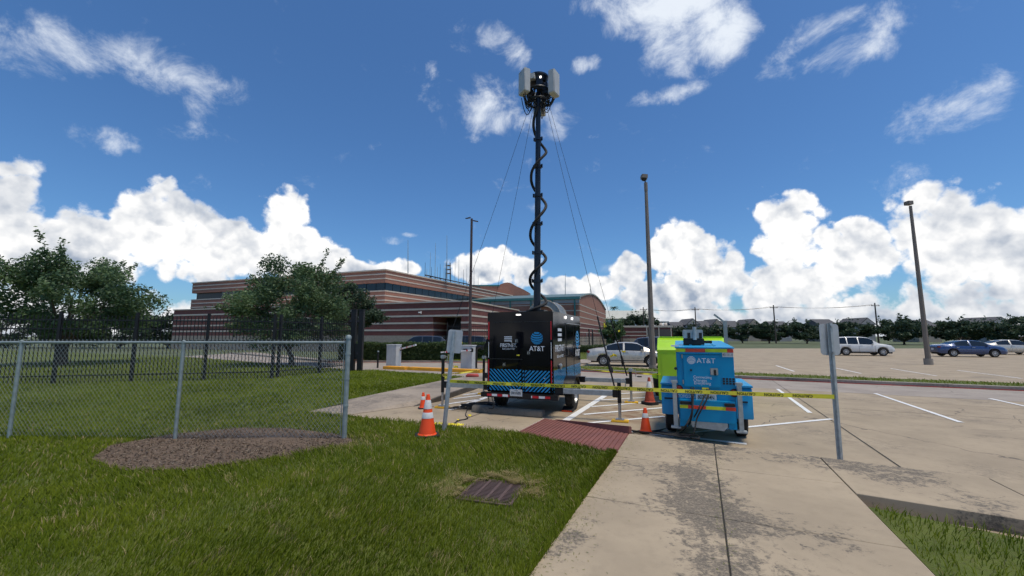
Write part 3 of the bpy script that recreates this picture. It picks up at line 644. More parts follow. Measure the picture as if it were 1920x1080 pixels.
# mulch bed under the chain-link fence
mb = sheet(MULCH, 0); mb.v = [(v[0], v[1], float(lawn_z(v[0], v[1])) + .012) for v in mb.v]
tag(mb.build('mulch_bed', 'mulchbase'), 'brown mulch bed under the chain link fence', 'mulch', None, 'structure')
P = RNG.uniform((-10, 4.8), (-2.6, 8.8), (26000, 2)); P = P[inpoly(P, MULCH)]; P = P + RNG.normal(0, .10, P.shape)
C = np.c_[P, lawn_z(P[:, 0], P[:, 1]) + RNG.uniform(.010, .035, len(P))]
V, F, T = leaves(C, .022, RNG.uniform(0, 1, len(C)) ** 1.8, .3); tag(np_mesh('mulch_chips', V, F, 'mulch', T), 'loose brown and grey mulch chips', 'mulch', None, 'stuff')

# ------------------------------------------------------------------ drain grate
gx = (GR[1] - GR[0]).to_2d(); gang = math.atan2(gx.y, gx.x); gw = .56; gl = .60
gt = thing('drain_grate', 'rusty brown slotted iron drain grate set in the grass', 'drain grate', (GC.x, GC.y, float(lawn_z(GC.x, GC.y)) + .016), gang)
M['grate'] = pm('grate_iron', (.13, .085, .075), .7, .3, .25, 12, .2, 60)
MB().b2((-gw / 2 - .03, -gl / 2 - .03, -.09), (gw / 2 + .03, gl / 2 + .03, -.035)).build('pit', 'blackmatt', gt)
fr = MB()
for s in (-1, 1):
    fr.box((s * (gw / 2 + .012), 0, -.012), (.03, gl + .05, .036)); fr.box((0, s * (gl / 2 + .012), -.0125), (gw - .008, .03, .034))
fr.build('frame', 'grate', gt, bevel=.003, seg=1)
for k in range(3): MB().box((-gw / 2 + gw * (k + 1) / 4, 0, -.012), (.03, gl - .006, .032)).build('rib', 'grate', gt, bevel=.003, seg=1)
bar = None
for k in range(17):
    y = -gl / 2 + gl * (k + .5) / 17
    if bar is None: bar = MB().box((0, 0, -.014), (gw - .006, .017, .026)).build('bar', 'grate', gt); bar.location.y = y
    else: c = bar.copy(); COL.objects.link(c); c.location.y = y

# ------------------------------------------------------------------ buildings
def frame_of(ang):  # heading from +Y (clockwise) -> rotz that maps local +x to that heading
    return math.pi / 2 - ang
def bands(t, poly, zs, h=.20, d=.03, mat='stone', name='stone_band'):
    for z in zs: MB().prism(offset_poly(poly, d), z - h / 2, z + h / 2).build(name, mat, t)
# -- maroon wing
wc = at(878, 600, 45); wing = thing('brick_wing', 'low maroon brick wing with cream stone bands behind the hedge', 'building', (wc.x, wc.y, 0), frame_of(R(19.3)))
FULL = [(0, 0), (17.5, 0), (17.5, 48), (0, 48)]; NOTCH = [(0, 0), (17.5, 0), (17.5, 48), (0, 48), (0, 4.4), (4, 4.4), (4, .85), (0, .85)]
MB().prism(NOTCH, -.1, 4.03).build('wall', 'brick_dark', wing); MB().prism(FULL, 4.031, 5.62).build('upper_wall', 'brick_dark', wing)
MB().prism(offset_poly(NOTCH, .05), -.1, 1.9).build('stone_base', 'rough_stone', wing)
bands(wing, FULL, [4.88, 4.12]); bands(wing, NOTCH, [3.32, 2.52])
MB().prism(offset_poly(FULL, .10), 5.6, 5.75).build('coping', 'stone', wing)
MB().b2((3.2, .9, -.1), (3.3, 4.35, 3.9)).build('garage_door', 'black', wing)
for yy in (16.5, 5.9):
    c = MB().box((-.35, yy, 4.35 if yy > 10 else 4.5), (.5, .14, .14)); c.box((-.08, yy, 4.5), (.16, .08, .3)); c.build('security_camera', 'white', wing, bevel=.02)
# -- brown office block with ribbon window
ac = at(720, 600, 58); D1 = Vector((math.sin(R(25.5)), math.cos(R(25.5)))); D2 = Vector((-math.sin(R(69)), math.cos(R(69))))
off = thing('office_block', 'tall brown brick office block with dark ribbon window', 'building', (ac.x, ac.y, 0))
OB = [(0, 0), tuple(D1 * 52), tuple(D1 * 52 + D2 * 42), tuple(D2 * 42)]
m_, tt, bb = None, None, None
MB().prism(OB, -.1, 8.3).build('wall', 'brick_tan', off); MB().prism(OB, 9.42, 11.2).build('upper_wall', 'brick_tan', off)
MB().prism(offset_poly(OB, -.5), 8.29, 9.43).build('window_core', 'black', off)
bands(off, OB, [10.68, 10.02, 8.24, 7.58, 6.9, 6.2], .17, .04); MB().prism(offset_poly(OB, .12), 11.18, 11.36).build('coping', 'stone', off)
for d, n, sgn in ((D1, 30, 1), (D2, 20, -1)):
    nn = Vector((d.y, -d.x)) * (1 if sgn > 0 else -1); step = 1.72
    for k in range(n):
        a = d * (k * step + .05); b = d * ((k + 1) * step - .05); i0 = -nn * .16; i1 = -nn * .22
        MB().prism([a + i0, b + i0, b + i1, a + i1], 8.32, 9.40).build('window_pane', 'glassdark', off)
# -- rooftop aerials
plat = thing('aerial_platform', 'black steel aerial rack on the office block roof', 'aerial rack', (0, 0, 0))
r0, r1 = ac.to_2d() + D1 * 9.5 + Vector((-.5, .9)), ac.to_2d() + D1 * 27.5 + Vector((-.5, .9))
pb = MB()
for zz in (11.5, 11.9): pb.tube([(*r0, zz), (*r1, zz)], .11, 6)
for k in range(13): q = r0.lerp(r1, k / 12); pb.tube([(*q, 11.1), (*q, 12.0)], .04, 5)
pb.build('rail', 'black', plat)
mb = MB(); q = r0.lerp(r1, .38)
ORD = 'first second third fourth fifth sixth seventh eighth ninth tenth eleventh twelfth thirteenth fourteenth fifteenth sixteenth seventeenth'.split()
antn = [(0, 2.2), (.03, 1.2), (.07, 4.2), (.10, 1.7), (.15, 6.2), (.19, 2.0), (.24, 2.6), (.30, 3.0), (.36, 2.2), (.42, 2.4), (.50, 4.4), (.57, 5.0), (.66, 2.8), (.72, 4.0), (.79, 1.6), (.88, 4.2), (.97, 2.2)]
for k, (u, h) in enumerate(antn):
    q = r0.lerp(r1, u) + Vector((0, random.uniform(-.3, .6))); o = MB().tube([(0, 0, 11.3), (0, 0, 11.8 + h * .25), (0, 0, 11.8 + h)], [.06, .042, .024], 5).build('whip_aerial', 'black' if k % 3 == 0 else 'galvdull', loc=(q.x, q.y, 0))
    tag(o, ORD[k] + ' whip aerial from the left along the roof rack', 'aerial', 'roof aerials')
for (px, top, base, Y, lab) in ((765, 450, 512, 62, 'guyed whip aerial standing alone at the left of the roof rack'), (838, 441, 522, 70, 'tallest thin aerial in the middle of the roof rack'), (1060, 513, 560, 76, 'lone thin aerial rising from the teal roof'), (1107, 531, 556, 90, 'short thin aerial on the barrel vault hall roof')):
    b, t_ = at(px, base, Y), at(px, top, Y); tag(MB().tube([b, b.lerp(t_, .5), t_], [.08, .055, .03], 5).build('mast_aerial', 'galvdull'), lab, 'aerial')
la = at(840, 524, 71); lt = thing('lattice_aerial', 'small lattice aerial tower on the office block roof', 'aerial', la)
mb = MB()
for (x, y) in ((-.4, -.4), (.4, -.4), (.4, .4), (-.4, .4)): mb.tube([(x, y, -.3), (x * .8, y * .8, 3.0)], .04, 4)
mb.build('tower', 'iron', lt)
for z in (1.0, 1.7, 2.4): MB().lathe([(.45, z), (.5, z + .05), (.45, z + .1)], 8).build('ring', 'iron', lt)
# -- penthouse with arched brick gable
pc = at(880, 545, 96)
pen = thing('arched_penthouse', 'brown brick penthouse with a rounded gable above the office roof', 'building', (pc.x, pc.y, 0))
s_ = 96 / FPX; top = [(0, at(880, 537, 96).z), (57 * s_, at(937, 535, 96).z)]
for k in range(13):
    u = k / 12; px = 937 + 58 * u; py = 533.5 - 4.0 * math.sin(math.pi * min(u * 1.9, 1)) + 17 * max(0, u - .25) ** 1.7 / (.75 ** 1.7)
    top.append((57 * s_ + 58 * s_ * u + .05, at(px, py, 96).z))
poly = [(0, 2)] + [(top[-1][0], 2)] + top[::-1]
MB().prism(poly, 0, 20, lambda x, y, z: (x, z, y)).build('wall', 'brick_tan', pen)
MB().b2((-.1, -.15, top[0][1] + .02), (57 * s_, 20, top[0][1] + .35)).build('roof_edge', 'teal', pen)
MB().b2((111 * s_, -.08, at(990, 562, 96).z), (115 * s_, .1, at(990, 552, 96).z)).build('vent', 'roofgrey', pen)
MB().b2((0, -.07, at(900, 557, 96).z - .1), (top[-1][0], .1, at(900, 557, 96).z + .1)).build('stone_band', 'stone', pen)
# -- barrel vault hall with teal gutter
hc = at(1087, 600, 72); hall = thing('barrel_vault_hall', 'brown brick hall with curved roof end and teal gutter', 'building', (hc.x, hc.y, 0), frame_of(R(19.6)))
HL, HW, HE = 34.0, 38.0, 8.55
HF = [(0, 0), (HW, 0), (HW, HL), (0, HL)]
MB().prism(HF, -.1, 4.2).build('lower_wall', 'brick_dark', hall); MB().prism(HF, 4.201, HE).build('wall', 'brick_tan', hall)
arch = [(0, HE)] + [(HW * k / 20, HE + 2.0 * math.sin(math.pi * k / 20)) for k in range(1, 20)] + [(HW, HE)]
MB().prism(arch, .02, HL - .1, lambda x, y, z: (x, z, y)).build('gable', 'brick_tan', hall)
rf = [(x, z + .001) for x, z in arch] + [(x, z + .28) for x, z in arch[::-1]]
rb = MB()
for k in range(20):
    (x0, z0), (x1, z1) = arch[k], arch[k + 1]
    rb.prism([(x0, z0 + .02), (x1, z1 + .02), (x1, z1 + .28), (x0, z0 + .28)], -.15, HL, lambda x, y, z: (x, z, y))
rb.build('vault_roof', 'roofteal', hall)
MB().b2((-.5, -.2, HE - .25), (.02, HL, HE + .12)).build('gutter', 'teal', hall)
MB().b2((-.12, .0, HE - .9), (.0, HL, HE - .26)).build('fascia', 'roofgrey', hall)
bands(hall, HF, [7.4, 6.3, 5.2], .16, .03); bands(hall, HF, [4.15, 3.3, 2.5], .16, .035)
MB().prism(offset_poly(HF, .05), -.1, 1.7).build('stone_base', 'rough_stone', hall)
for y in np.linspace(.8, HL - 1, 9):
    for s in (0,): MB().b2((-.28, y - .12, 0), (-.06, y + .12, HE - .26)).build('column', 'teal', hall)
for x in (9, 13.5): MB().b2((x, -.09, 0), (x + 1.3, .03, 3.2)).build('door', 'black', hall)
# -- metal vaulted canopy in front of the hall
vc = at(1020, 600, 64); vt = thing('vaulted_canopy', 'round grey metal vault rising behind the black trailer', 'canopy', (vc.x, vc.y, 0), frame_of(R(19.6)))
ro, ri, cz = 2.65, 1.75, 4.75
segs = 14; 
for k in range(segs):
    a0, a1 = math.pi * k / segs + .006, math.pi * (k + 1) / segs - .006
    pts = [(ro * math.cos(a0), ro * math.sin(a0)), (ro * math.cos(a1), ro * math.sin(a1)), (ri * math.cos(a1), ri * math.sin(a1)), (ri * math.cos(a0), ri * math.sin(a0))]
    MB().prism(pts, 0, 4.5, lambda x, y, z: (z, x, cz + y)).build('metal_panel', 'roofgrey', vt)
for z in (-.04, 4.5):
    MB().tube([(z, ro * 1.005 * math.cos(math.pi * k / 24), cz + ro * 1.005 * math.sin(math.pi * k / 24)) for k in range(25)], .05, 6).build('rim', 'stone', vt)
MB().tube([(-.04, ri * math.cos(math.pi * k / 24), cz + ri * math.sin(math.pi * k / 24)) for k in range(25)], .06, 6).build('inner_rim', 'stone', vt)
ip = [(ri * .98 * math.cos(math.pi * k / 16), ri * .98 * math.sin(math.pi * k / 16)) for k in range(17)]
MB().prism(ip, .4, 4.2, lambda x, y, z: (z, x, cz + y)).build('brick_infill', 'brick_tan', vt)
MB().b2((0, -2.6, 0), (4.4, 2.6, cz - .01)).build('base_wall', 'brick_tan', vt)
# -- low garage on the right
gc = at(1168, 620, 92); ga = thing('brick_garage', 'low maroon brick garage with dark bay doors far behind the silver car', 'building', (gc.x, gc.y, 0), -R(6))
MB().b2((0, 0, -.1), (10.6, 8, 4.0)).build('wall', 'brick_dark', ga)
for z in (1.95, 2.75): MB().b2((-.03, -.04, z - .09), (5.1, 8, z + .09)).build('stone_band', 'stone', ga)
MB().b2((-.15, -.15, 3.75), (10.8, 8.1, 4.15)).build('coping', 'stone', ga); MB().b2((-.04, -.06, -.1), (5.1, 8, 1.3)).build('stone_base', 'rough_stone', ga)
for k in range(2): MB().b2((5.3 + k * 2.6, -.03, 0), (7.6 + k * 2.6, .1, 3.3)).build('bay_door', 'glassdark', ga)
for k in range(3): MB().b2((5.05 + k * 2.6, -.12, 0), (5.25 + k * 2.6, .1, 3.75)).build('pillar', 'stone', ga)
for x in (9.0, 10.0):
    MB().lathe([(.4, 4.1), (.42, 4.4), (.3, 4.7), (.02, 4.85)], 10, (x, 3, 0)).build('roof_vent', 'stone', ga, smooth=True)
# -- long pale building with metal roof
pc2 = at(1128, 620, 135); pl = thing('pale_hall', 'long white walled hall with a grey metal roof in the distance', 'building', (pc2.x, pc2.y, 0))
MB().b2((0, 0, -.1), (16.6, 14, 7.6)).build('wall', 'white', pl)
MB().prism([(-.8, 7.5), (17.4, 7.5), (17.0, 10.3), (-.8, 10.3)], -1, 13, lambda x, y, z: (x, z + (y - 7.5) * 1.2, y)).build('roof', 'roofgrey', pl)
MB().b2((17.6, 2, 6.3), (23, 12, 6.7)).build('side_canopy', 'roofgrey', pl)
for k in range(4): MB().b2((.6 + k * .9, -.06, 3.6), (1.3 + k * .9, .05, 4.8)).build('window', 'glassdark', pl)
MB().b2((8.5, -.05, 0), (8.7, .05, 7)).build('downpipe', 'roofgrey', pl)
# -- row of houses far right
M['h_grey'] = pm('house_grey_siding', (.30, .29, .28), .85, 0, .06, .5); M['h_tan'] = pm('house_tan_siding', (.34, .29, .23), .85, 0, .06, .5); M['h_slate'] = pm('dark_shingle', (.10, .10, .105), .9, 0, .15, 2)
def house(x, Y, w, h, rh, wall, gable, label):
    t = thing('house', label, 'house', (x, Y, 0), 0, 'houses along the far street')
    MB().b2((0, 0, -.1), (w, 9, h)).build('wall', wall, t)
    if gable: MB().prism([(-.5, h + .003), (w + .5, h + .003), (w / 2, h + rh)], -.5, 9.5, lambda a, b, c: (a, c, b)).build('roof', 'h_slate', t); MB().prism([(.3, h + .2), (w - .3, h + .2), (w / 2, h + rh - .35)], -.56, -.5, lambda a, b, c: (a, c, b)).build('gable_face', wall, t)
    else: MB().prism([(-.5, h + .003), (9.5, h + .003), (4.5, h + rh)], -.5, w + .5, lambda a, b, c: (c, a, b)).build('roof', 'h_slate', t)
    n = int(w / 2.6)
    for fl in range(2):
        for k in range(n):
            cx = w * (k + .5) / n; zz = h * (.28 + .40 * fl)
            wn = MB().b2((cx - .55, -.03, zz), (cx + .55, .05, zz + 1.4)).build('window', 'glassdark', t)
            MB().b2((cx - .65, -.06, zz - .12), (cx + .65, .0, zz - .01)).build('sill', 'white', wn)
hs = [(1241, 22, 615, 'h_grey', False, 'grey house with a plain roof nearest the pale hall'), (1264, 22, 608, 'h_grey', False, 'grey two storey house with long dark roof'), (1286, 26, 602, 'h_grey', True, 'tall grey house with dark gable left of the right utility pole'),
      (1312, 22, 606, 'h_slate', False, 'dark roofed house behind the right utility pole'), (1333, 22, 603, 'h_tan', True, 'tan house with a pointed gable'), (1360, 30, 606, 'h_grey', False, 'grey house right of the tan gable house'),
      (1400, 26, 603, 'h_tan', True, 'tan gabled house above the lime trailer right end'), (1450, 34, 607, 'h_grey', False, 'wide grey house at the right'), (1540, 32, 603, 'h_tan', False, 'wide tan house at the right'), (1610, 30, 601, 'h_grey', True, 'grey gabled house towards the right'), (1720, 44, 605, 'h_tan', False, 'long tan house far right'), (1850, 50, 600, 'h_grey', True, 'big grey gabled house at far right')]
for px, w, yt, wl, gb, lab in hs:
    Y = 150 - max(0, px - 1364) * .06; p = at(px, yt, Y); ww = w / FPX * Y; p.z += 1.0; house(p.x, Y, ww * .96, p.z - 2.4, 2.4, wl, gb, lab)
# ------------------------------------------------------------------ trees and hedge
def make_tree(name, label, loc, h, rx, ry, zb, seed, mat, nleaf, lsize, clumps=46, trunk=.16, group=None, cat='tree', rugged=.35):
    rs = np.random.default_rng(seed); t = thing(name, label, cat, loc, 0, group)
    cz = (h + zb) / 2; rz = (h - zb) / 2
    u = rs.normal(size=(clumps, 3)); u /= np.linalg.norm(u, axis=1)[:, None]
    rad = rs.uniform(.45, 1.0, clumps) ** .6 * (1 + rugged * rs.normal(0, .35, clumps))
    c = u * rad[:, None] * np.array([rx, ry, rz]) + np.array([0, 0, cz])
    c[:, 2] = np.maximum(c[:, 2], zb * .9)
    mb = MB(); fork = Vector((rs.normal(0, .1), rs.normal(0, .1), zb * .75))
    mb.tube([(0, 0, -.1), (rs.normal(0, .03), 0, zb * .35), fork], [trunk * 1.35, trunk, trunk * .85], 8, True)
    mb.build('trunk', 'bark', t, smooth=True)
    lb = MB()
    for k in rs.choice(clumps, min(clumps, 16), replace=False):
        e = Vector(c[k]); m = fork.lerp(e, .5) + Vector((rs.normal(0, .15), rs.normal(0, .15), .25))
        lb.tube([fork - Vector((0, 0, .1)), m, e], [trunk * .5, trunk * .28, trunk * .07], 5, False)
    lb.build('limbs', 'bark', t, smooth=True)
    idx = rs.integers(0, clumps, nleaf); sp = np.array([rx, ry, rz]) * .24
    d = rs.normal(size=(nleaf, 3)); d /= np.maximum(np.linalg.norm(d, axis=1)[:, None], 1e-6); d *= rs.uniform(.2, 1.25, nleaf)[:, None] ** .7
    # a few loose shoots reaching out of the crown
    C = c[idx] + d * sp
    shade = rs.uniform(.15, 1.0, clumps)[idx]
    tint = np.clip(shade * .7 + rs.uniform(-.2, .45, nleaf), 0, 1)
    ns = int(nleaf * .10); k = rs.integers(0, clumps, 26); kk = rs.integers(0, 26, ns); s = rs.uniform(0, 1, ns)
    dirs = u[k] * np.array([rx, ry, rz]) * .34 + np.array([0, 0, rz * .22])
    C2 = c[k][kk] + dirs[kk] * s[:, None] * 1.3 + rs.normal(0, lsize * .9, (ns, 3)); C = np.r_[C, C2]; tint = np.r_[tint, rs.uniform(.3, 1, ns)]
    V, F, T = leaves(C, lsize, tint, .5); np_mesh('crown', V, F, mat, T, t)
    return t
make_tree('oak_tree', 'leafy green tree behind the iron fence at the left', (-13.5, 25.5, 0), 6.1, 3.2, 3.0, 1.4, 3, 'leaf_oak', 32000, .085, 60, .15)
make_tree('oak_tree', 'dark tree partly hiding the office block ribbon window', (-12.3, 32.5, 0), 5.9, 2.3, 2.0, 2.6, 5, 'leaf_dark', 15000, .09, 36, .13)
make_tree('oak_tree', 'broad tree at the far left behind the iron fence', (-27.5, 25.5, 0), 6.8, 3.8, 3.4, 1.8, 9, 'leaf_oak', 30000, .10, 60, .2)
def tree_px(px, ytop, ybase, wpx, Y, seed, mat, n, ls, label, zb=None, cat='tree'):
    p = at(px, ytop, Y); rx = wpx / FPX * Y / 2; zb = zb if zb is not None else max(.6, p.z * .28)
    return make_tree('broadleaf_tree', label, (p.x, Y, 0), p.z, rx, rx * .9, zb, seed, mat, n, ls, 34, .12 + p.z * .012, None, cat)
tree_px(1148, 600, 650, 40, 50, 21, 'leaf_oak', 7000, .13, 'small light green tree at the corner of the brick hall', 1.2)
tree_px(1190, 591, 615, 46, 118, 22, 'leaf_far', 6000, .3, 'dark tree before the pale hall, left of the lamp pole', 2)
tree_px(1222, 597, 615, 34, 118, 23, 'leaf_far', 4500, .3, 'dark tree before the pale hall, beside the lamp pole', 2)
far = [(1262, 609, 34, 'dark street tree at the left end of the far row'), (1290, 604, 40, 'full dark tree left of the right utility pole'), (1322, 606, 34, 'dark tree right of the right utility pole'), (1348, 607, 36, 'dark tree before the grey house near the lime trailer'),
       (1390, 604, 44, 'dark tree in the far row above the blue generator'), (1440, 600, 56, 'dark round tree in the far row at the right'), (1510, 596, 60, 'large dark tree in the far row at the right'), (1590, 598, 66, 'broad dark tree towards the right of the far row'), (1690, 590, 76, 'very broad tree at the right of the far row'), (1800, 594, 80, 'second last dark tree of the far row'), (1900, 588, 90, 'last dark tree of the far row at the right edge')]
for k, (px, yt, w, lab) in enumerate(far): tree_px(px, yt + 7, 640, w * 1.1, 112 - max(0, px - 1364) * .06, 30 + k, 'leaf_far', 6500, .27, lab, .9)
farl = [(20, 588, 110, 'broad dark tree of the far left row at the edge'), (130, 594, 90, 'second dark tree of the far left row'), (230, 590, 100, 'third dark tree of the far left row'), (320, 596, 80, 'fourth dark tree of the far left row'), (400, 592, 80, 'fifth dark tree of the far left row'), (475, 597, 70, 'sixth dark tree of the far left row'), (540, 600, 70, 'last dark tree of the far left row beside the wing')]
for k, (px, yt, w, lab) in enumerate(farl): tree_px(px, yt, 640, w * 1.15, 66, 60 + k, 'leaf_far', 7000, .2, lab, .5)
p = at(1151, 577, 160); pt = thing('palm_tree', 'lone palm poking above the pale hall roof', 'palm', (p.x, p.y, 0))
MB().tube([(0, 0, 0), (.1, 0, p.z * .6), (0, 0, p.z)], [.22, .17, .14], 7).build('trunk', 'bark', pt, smooth=True)
C = []; 
for k in range(22):
    a = k * 2.4; e = .9 - (k / 22) * 1.5
    for s in np.linspace(.1, 1, 14): C.append((math.cos(a) * 1.9 * s * math.cos(e * .5), math.sin(a) * 1.9 * s, p.z + math.sin(e) * 1.5 * s - .8 * s * s))
V, F, T = leaves(np.array(C), .3, RNG.uniform(.2, .9, len(C)), .2); np_mesh('crown', V, F, 'leaf_far', T, pt)

def hedge(name, label, x0, x1, y0, y1, h, n):
    t = thing(name, label, 'hedge', ((x0 + x1) / 2, (y0 + y1) / 2, .1)); w, d = (x1 - x0) / 2, (y1 - y0) / 2
    MB().b2((-w + .12, -d + .12, 0), (w - .12, d - .12, h - .12)).build('inner_twigs', 'leaf_hedge', t)
    f = RNG.integers(0, 4, n); C = RNG.uniform(-1, 1, (n, 3)); C[:, 2] = (C[:, 2] + 1) / 2
    C[f <= 1, 1] = -1; C[f == 2, 2] = 1; C[f == 3, 0] = np.sign(C[f == 3, 0])
    C = C * np.array([w, d, h]) + RNG.normal(0, .05, (n, 3)); C[:, 2] += .04 * np.sin(C[:, 0] * 2.1) + .02 * np.sin(C[:, 0] * 7)
    tint = np.clip(RNG.uniform(0, .75, n) + (f == 2) * .3, 0, 1); V, F, T = leaves(C, .05, tint, .6); np_mesh('foliage', V, F, 'leaf_hedge', T, t)
hedge('hedge', 'long clipped green hedge under the maroon wing', -12.4, -4.9, 29.8, 31.2, 1.2, 26000)
hedge('hedge', 'short clipped hedge behind the right gate cabinet', -4.6, -1.5, 31.4, 32.6, 1.15, 12000)
hedge('hedge', 'low dark hedge at the foot of the brick hall', 6.5, 11.5, 45, 46, .7, 6000)

# ------------------------------------------------------------------ chain-link fence
cf = thing('chain_link_fence', 'galvanised chain link fence on the left over mulch', 'fence', (-2.93, 7.42, 0), R(180 - 1.2))
FLN = 9.2; gz = float(lawn_z(-2.93, 7.42))
MB().lathe([(.042, gz - .15), (.042, 1.80), (.050, 1.80), (.050, 1.835), (.035, 1.865), (.001, 1.872)], 14).build('end_post', 'galvdull', cf, smooth=True)
for z in (.62, 1.08, 1.52): MB().lathe([(.049, z), (.049, z + .03)], 12).build('tension_band', 'galvdull', cf, smooth=True)
for k in (1, 2, 3): MB().lathe([(.03, gz - .1), (.03, 1.72), (.036, 1.72), (.036, 1.76), (.001, 1.78)], 10, (k * 3.0, 0, 0)).build('line_post', 'galvdull', cf, smooth=True)
MB().tube([(.04, 0, 1.735), (FLN, 0, 1.735)], .024, 10).build('top_rail', 'galvdull', cf, smooth=True)
MB().box((.07, 0, .92), (.012, .006, 1.62)).build('tension_bar', 'galvdull', cf)
wm = MB(); z0, z1 = gz + .02, 1.79; st = .075; hh = z1 - z0; sl = .80
for k in range(int((FLN + hh) / st) + 2):
    for s in (1, -1):
        xa = k * st - (hh * sl if s > 0 else 0); xb = xa + hh * sl * s
        a, b = Vector((xa, .004 * s, z0)), Vector((xb, .004 * s, z1))
        lo, hi = .07, FLN
        if max(a.x, b.x) <= lo or min(a.x, b.x) >= hi: continue
        def clip(p, q):
            if p.x < lo: p = p.lerp(q, (lo - p.x) / (q.x - p.x))
            elif p.x > hi: p = p.lerp(q, (hi - p.x) / (q.x - p.x))
            return p
        a2, b2 = clip(a, b), clip(b, a)
        wm.tube([a2, b2], .0030, 3, False)
tag(wm.build('wire_mesh', 'galv', cf), None, None, None, 'stuff')

# ------------------------------------------------------------------ iron picket fences and gate posts
def iron_fence(label, a, b, h, step, post_every, z0=.08, pr=.010, rails=(.12, .62, .80, .93), spear=False):
    a, b = Vector(a), Vector(b); d = b - a; Ln = d.length; t = thing('iron_fence', label, 'fence', (a.x, a.y, z0), math.atan2(d.y, d.x))
    pk = MB().box((0, 0, h / 2), (pr * 2, pr * 2, h)); pk = pk.build('picket', 'iron', t); first = True
    x = step
    while x < Ln:
        o = pk if first else pk.copy()
        if not first: COL.objects.link(o)
        o.location.x = x; first = False; x += step
    for r in rails: MB().box((Ln / 2, 0, h * r), (Ln, .045, .045)).build('rail', 'iron', t)
    x = 0
    while x <= Ln + .01: MB().box((x, 0, h * .52), (.09, .09, h * 1.06)).build('post', 'iron', t); x += post_every
    return t
gp = ground(667, 699); gq = ground(554, 713)
dd = (gq - gp).to_2d().normalized()
A_ = Vector((-8.25, 21.6)); B_ = A_ + dd * 0 + Vector((-13.5, -2.6))
iron_fence('black iron picket fence running left from the gate posts', A_, (-9.9, 17.2), 2.55, .115, 2.2)
iron_fence('black iron picket fence across the far left lawn', (-9.9, 17.2), (-26, 13.0), 2.55, .125, 2.4)
iron_fence('black iron picket fence behind the right gate cabinet', (-5.2, 33.2), (-.2, 33.2), 2.7, .15, 1.8)
iron_fence('black iron picket fence before the brick hall corner', (7.4, 47), (14.8, 52), 1.9, .22, 2.4)
for px, lab in ((663.5, 'left square black gate post'), (678, 'right square black gate post with worn paint')):
    p = ground(px - 4, 700); q = thing('gate_post', lab, 'gate post', (p.x, p.y, 0))
    MB().box((0, 0, 1.55), (.235, .235, 3.2)).build('shaft', 'iron', q, bevel=.01); MB().box((0, 0, 3.17), (.27, .27, .05)).build('cap', 'iron', q, bevel=.008)
    for z in (2.5, .9): MB().lathe([(.05, z), (.07, z + .04), (.05, z + .16)], 8, (-.13, -.1, 0)).build('roller', 'iron', q)
p = ground(667, 700); gb = thing('gate_operator', 'black gate motor housing between the gate posts', 'gate motor', (p.x - .05, p.y + .1, 0))
MB().prism([(-.24, 0), (.24, 0), (.18, .75), (-.14, .75)], -.15, .15, lambda x, y, z: (x, z, y + .72)).build('housing', 'black', gb, bevel=.02)
MB().box((.02, -.02, .66), (.62, .34, .07)).build('rusty_shelf', 'rusty', gb); 
for s in (-1, 1): MB().box((s * .2, 0, .32), (.05, .05, .64)).build('leg', 'rusty', gb)

# ------------------------------------------------------------------ gate cabinets with barrier arms, bollard
def cabinet(px, py, label, arm, w=.72, d=.5, h=1.28, slot=False):
    p = ground(px, py); t = thing('barrier_cabinet', label, 'barrier gate', (p.x, p.y + .3, .02), R(-24))
    MB().box((0, 0, h / 2), (w, d, h)).build('housing', 'cabinet', t, bevel=.015); MB().box((0, 0, h + .02), (w + .05, d + .05, .05), None, (.96, .96)).build('lid', 'cabinet', t, bevel=.01)
    dr = MB().box((-w * .12, -d / 2 - .006, h * .52), (w * .52, .012, h * .8)).build('door', 'cabinet', t, bevel=.004); MB().box((-w * .12 - .12, -d / 2 - .02, h * .86), (.04, .02, .04)).build('lock', 'steel', dr)
    MB().box((0, 0, .0), (w + .14, d + .14, .06)).build('plinth', 'kerb', t)
    if slot: MB().box((-.05, -d / 2 - .014, h * .85), (.26, .01, .07)).build('slot', 'black', t)
    a, b = arm; n = 9; v = (b - a)
    am = MB().tube([a, b], .055, 4, True, .5).build('barrier_arm', 'white', t)
    for k in (1, 4, 7): MB().tube([a + v * (k / n), a + v * ((k + .45) / n)], .058, 4, True, .5).build('red_stripe', 'red_reflect', am)
    MB().box(a + Vector((0, .06, 0)), (.16, .1, .2)).build('arm_hub', 'black', t, bevel=.02)
    return t
cabinet(735, 689, 'white barrier gate cabinet with arm, left of the two', (Vector((.36, .1, 1.05)), Vector((1.75, -.2, 1.32))))
cabinet(877, 693, 'white barrier gate cabinet with slot, right of the two', (Vector((.38, -.35, 1.05)), Vector((-1.35, -.75, .92))), slot=True)
p = ground(708, 690); bl = thing('bollard', 'thin dark bollard left of the barrier cabinet', 'bollard', p)
MB().lathe([(.055, -.05), (.05, .92), (.05, .93)], 10).build('shaft', 'black', bl, smooth=True); MB().lathe([(.06, .92), (.06, .97), (.001, 1.0)], 10).build('cap', 'galvdull', bl, smooth=True)
p = ground(892, 692); bs = thing('bollard', 'tall curved dark pedestal right of the barrier cabinets', 'pedestal', p)
MB().tube([(0, 0, -.05), (0, 0, 1.05), (.05, 0, 1.18), (.18, 0, 1.25), (.34, 0, 1.25)], .085, 8).build('post', 'black', bs, smooth=True)
MB().box((.36, 0, 1.2), (.14, .16, .26)).build('reader', 'black', bs, bevel=.02)
# red hydrant cap at the walk's end
p = ground(886, 713); hy = thing('valve_cover', 'small red rounded valve cap on the walk end', 'valve cap', (p.x, p.y, .1))
MB().tube([(-.28, 0, .06), (-.2, 0, .09), (.2, 0, .09), (.26, 0, .07)], [.05, .09, .09, .04], 10).build('cap', 'redpaint', hy, smooth=True)

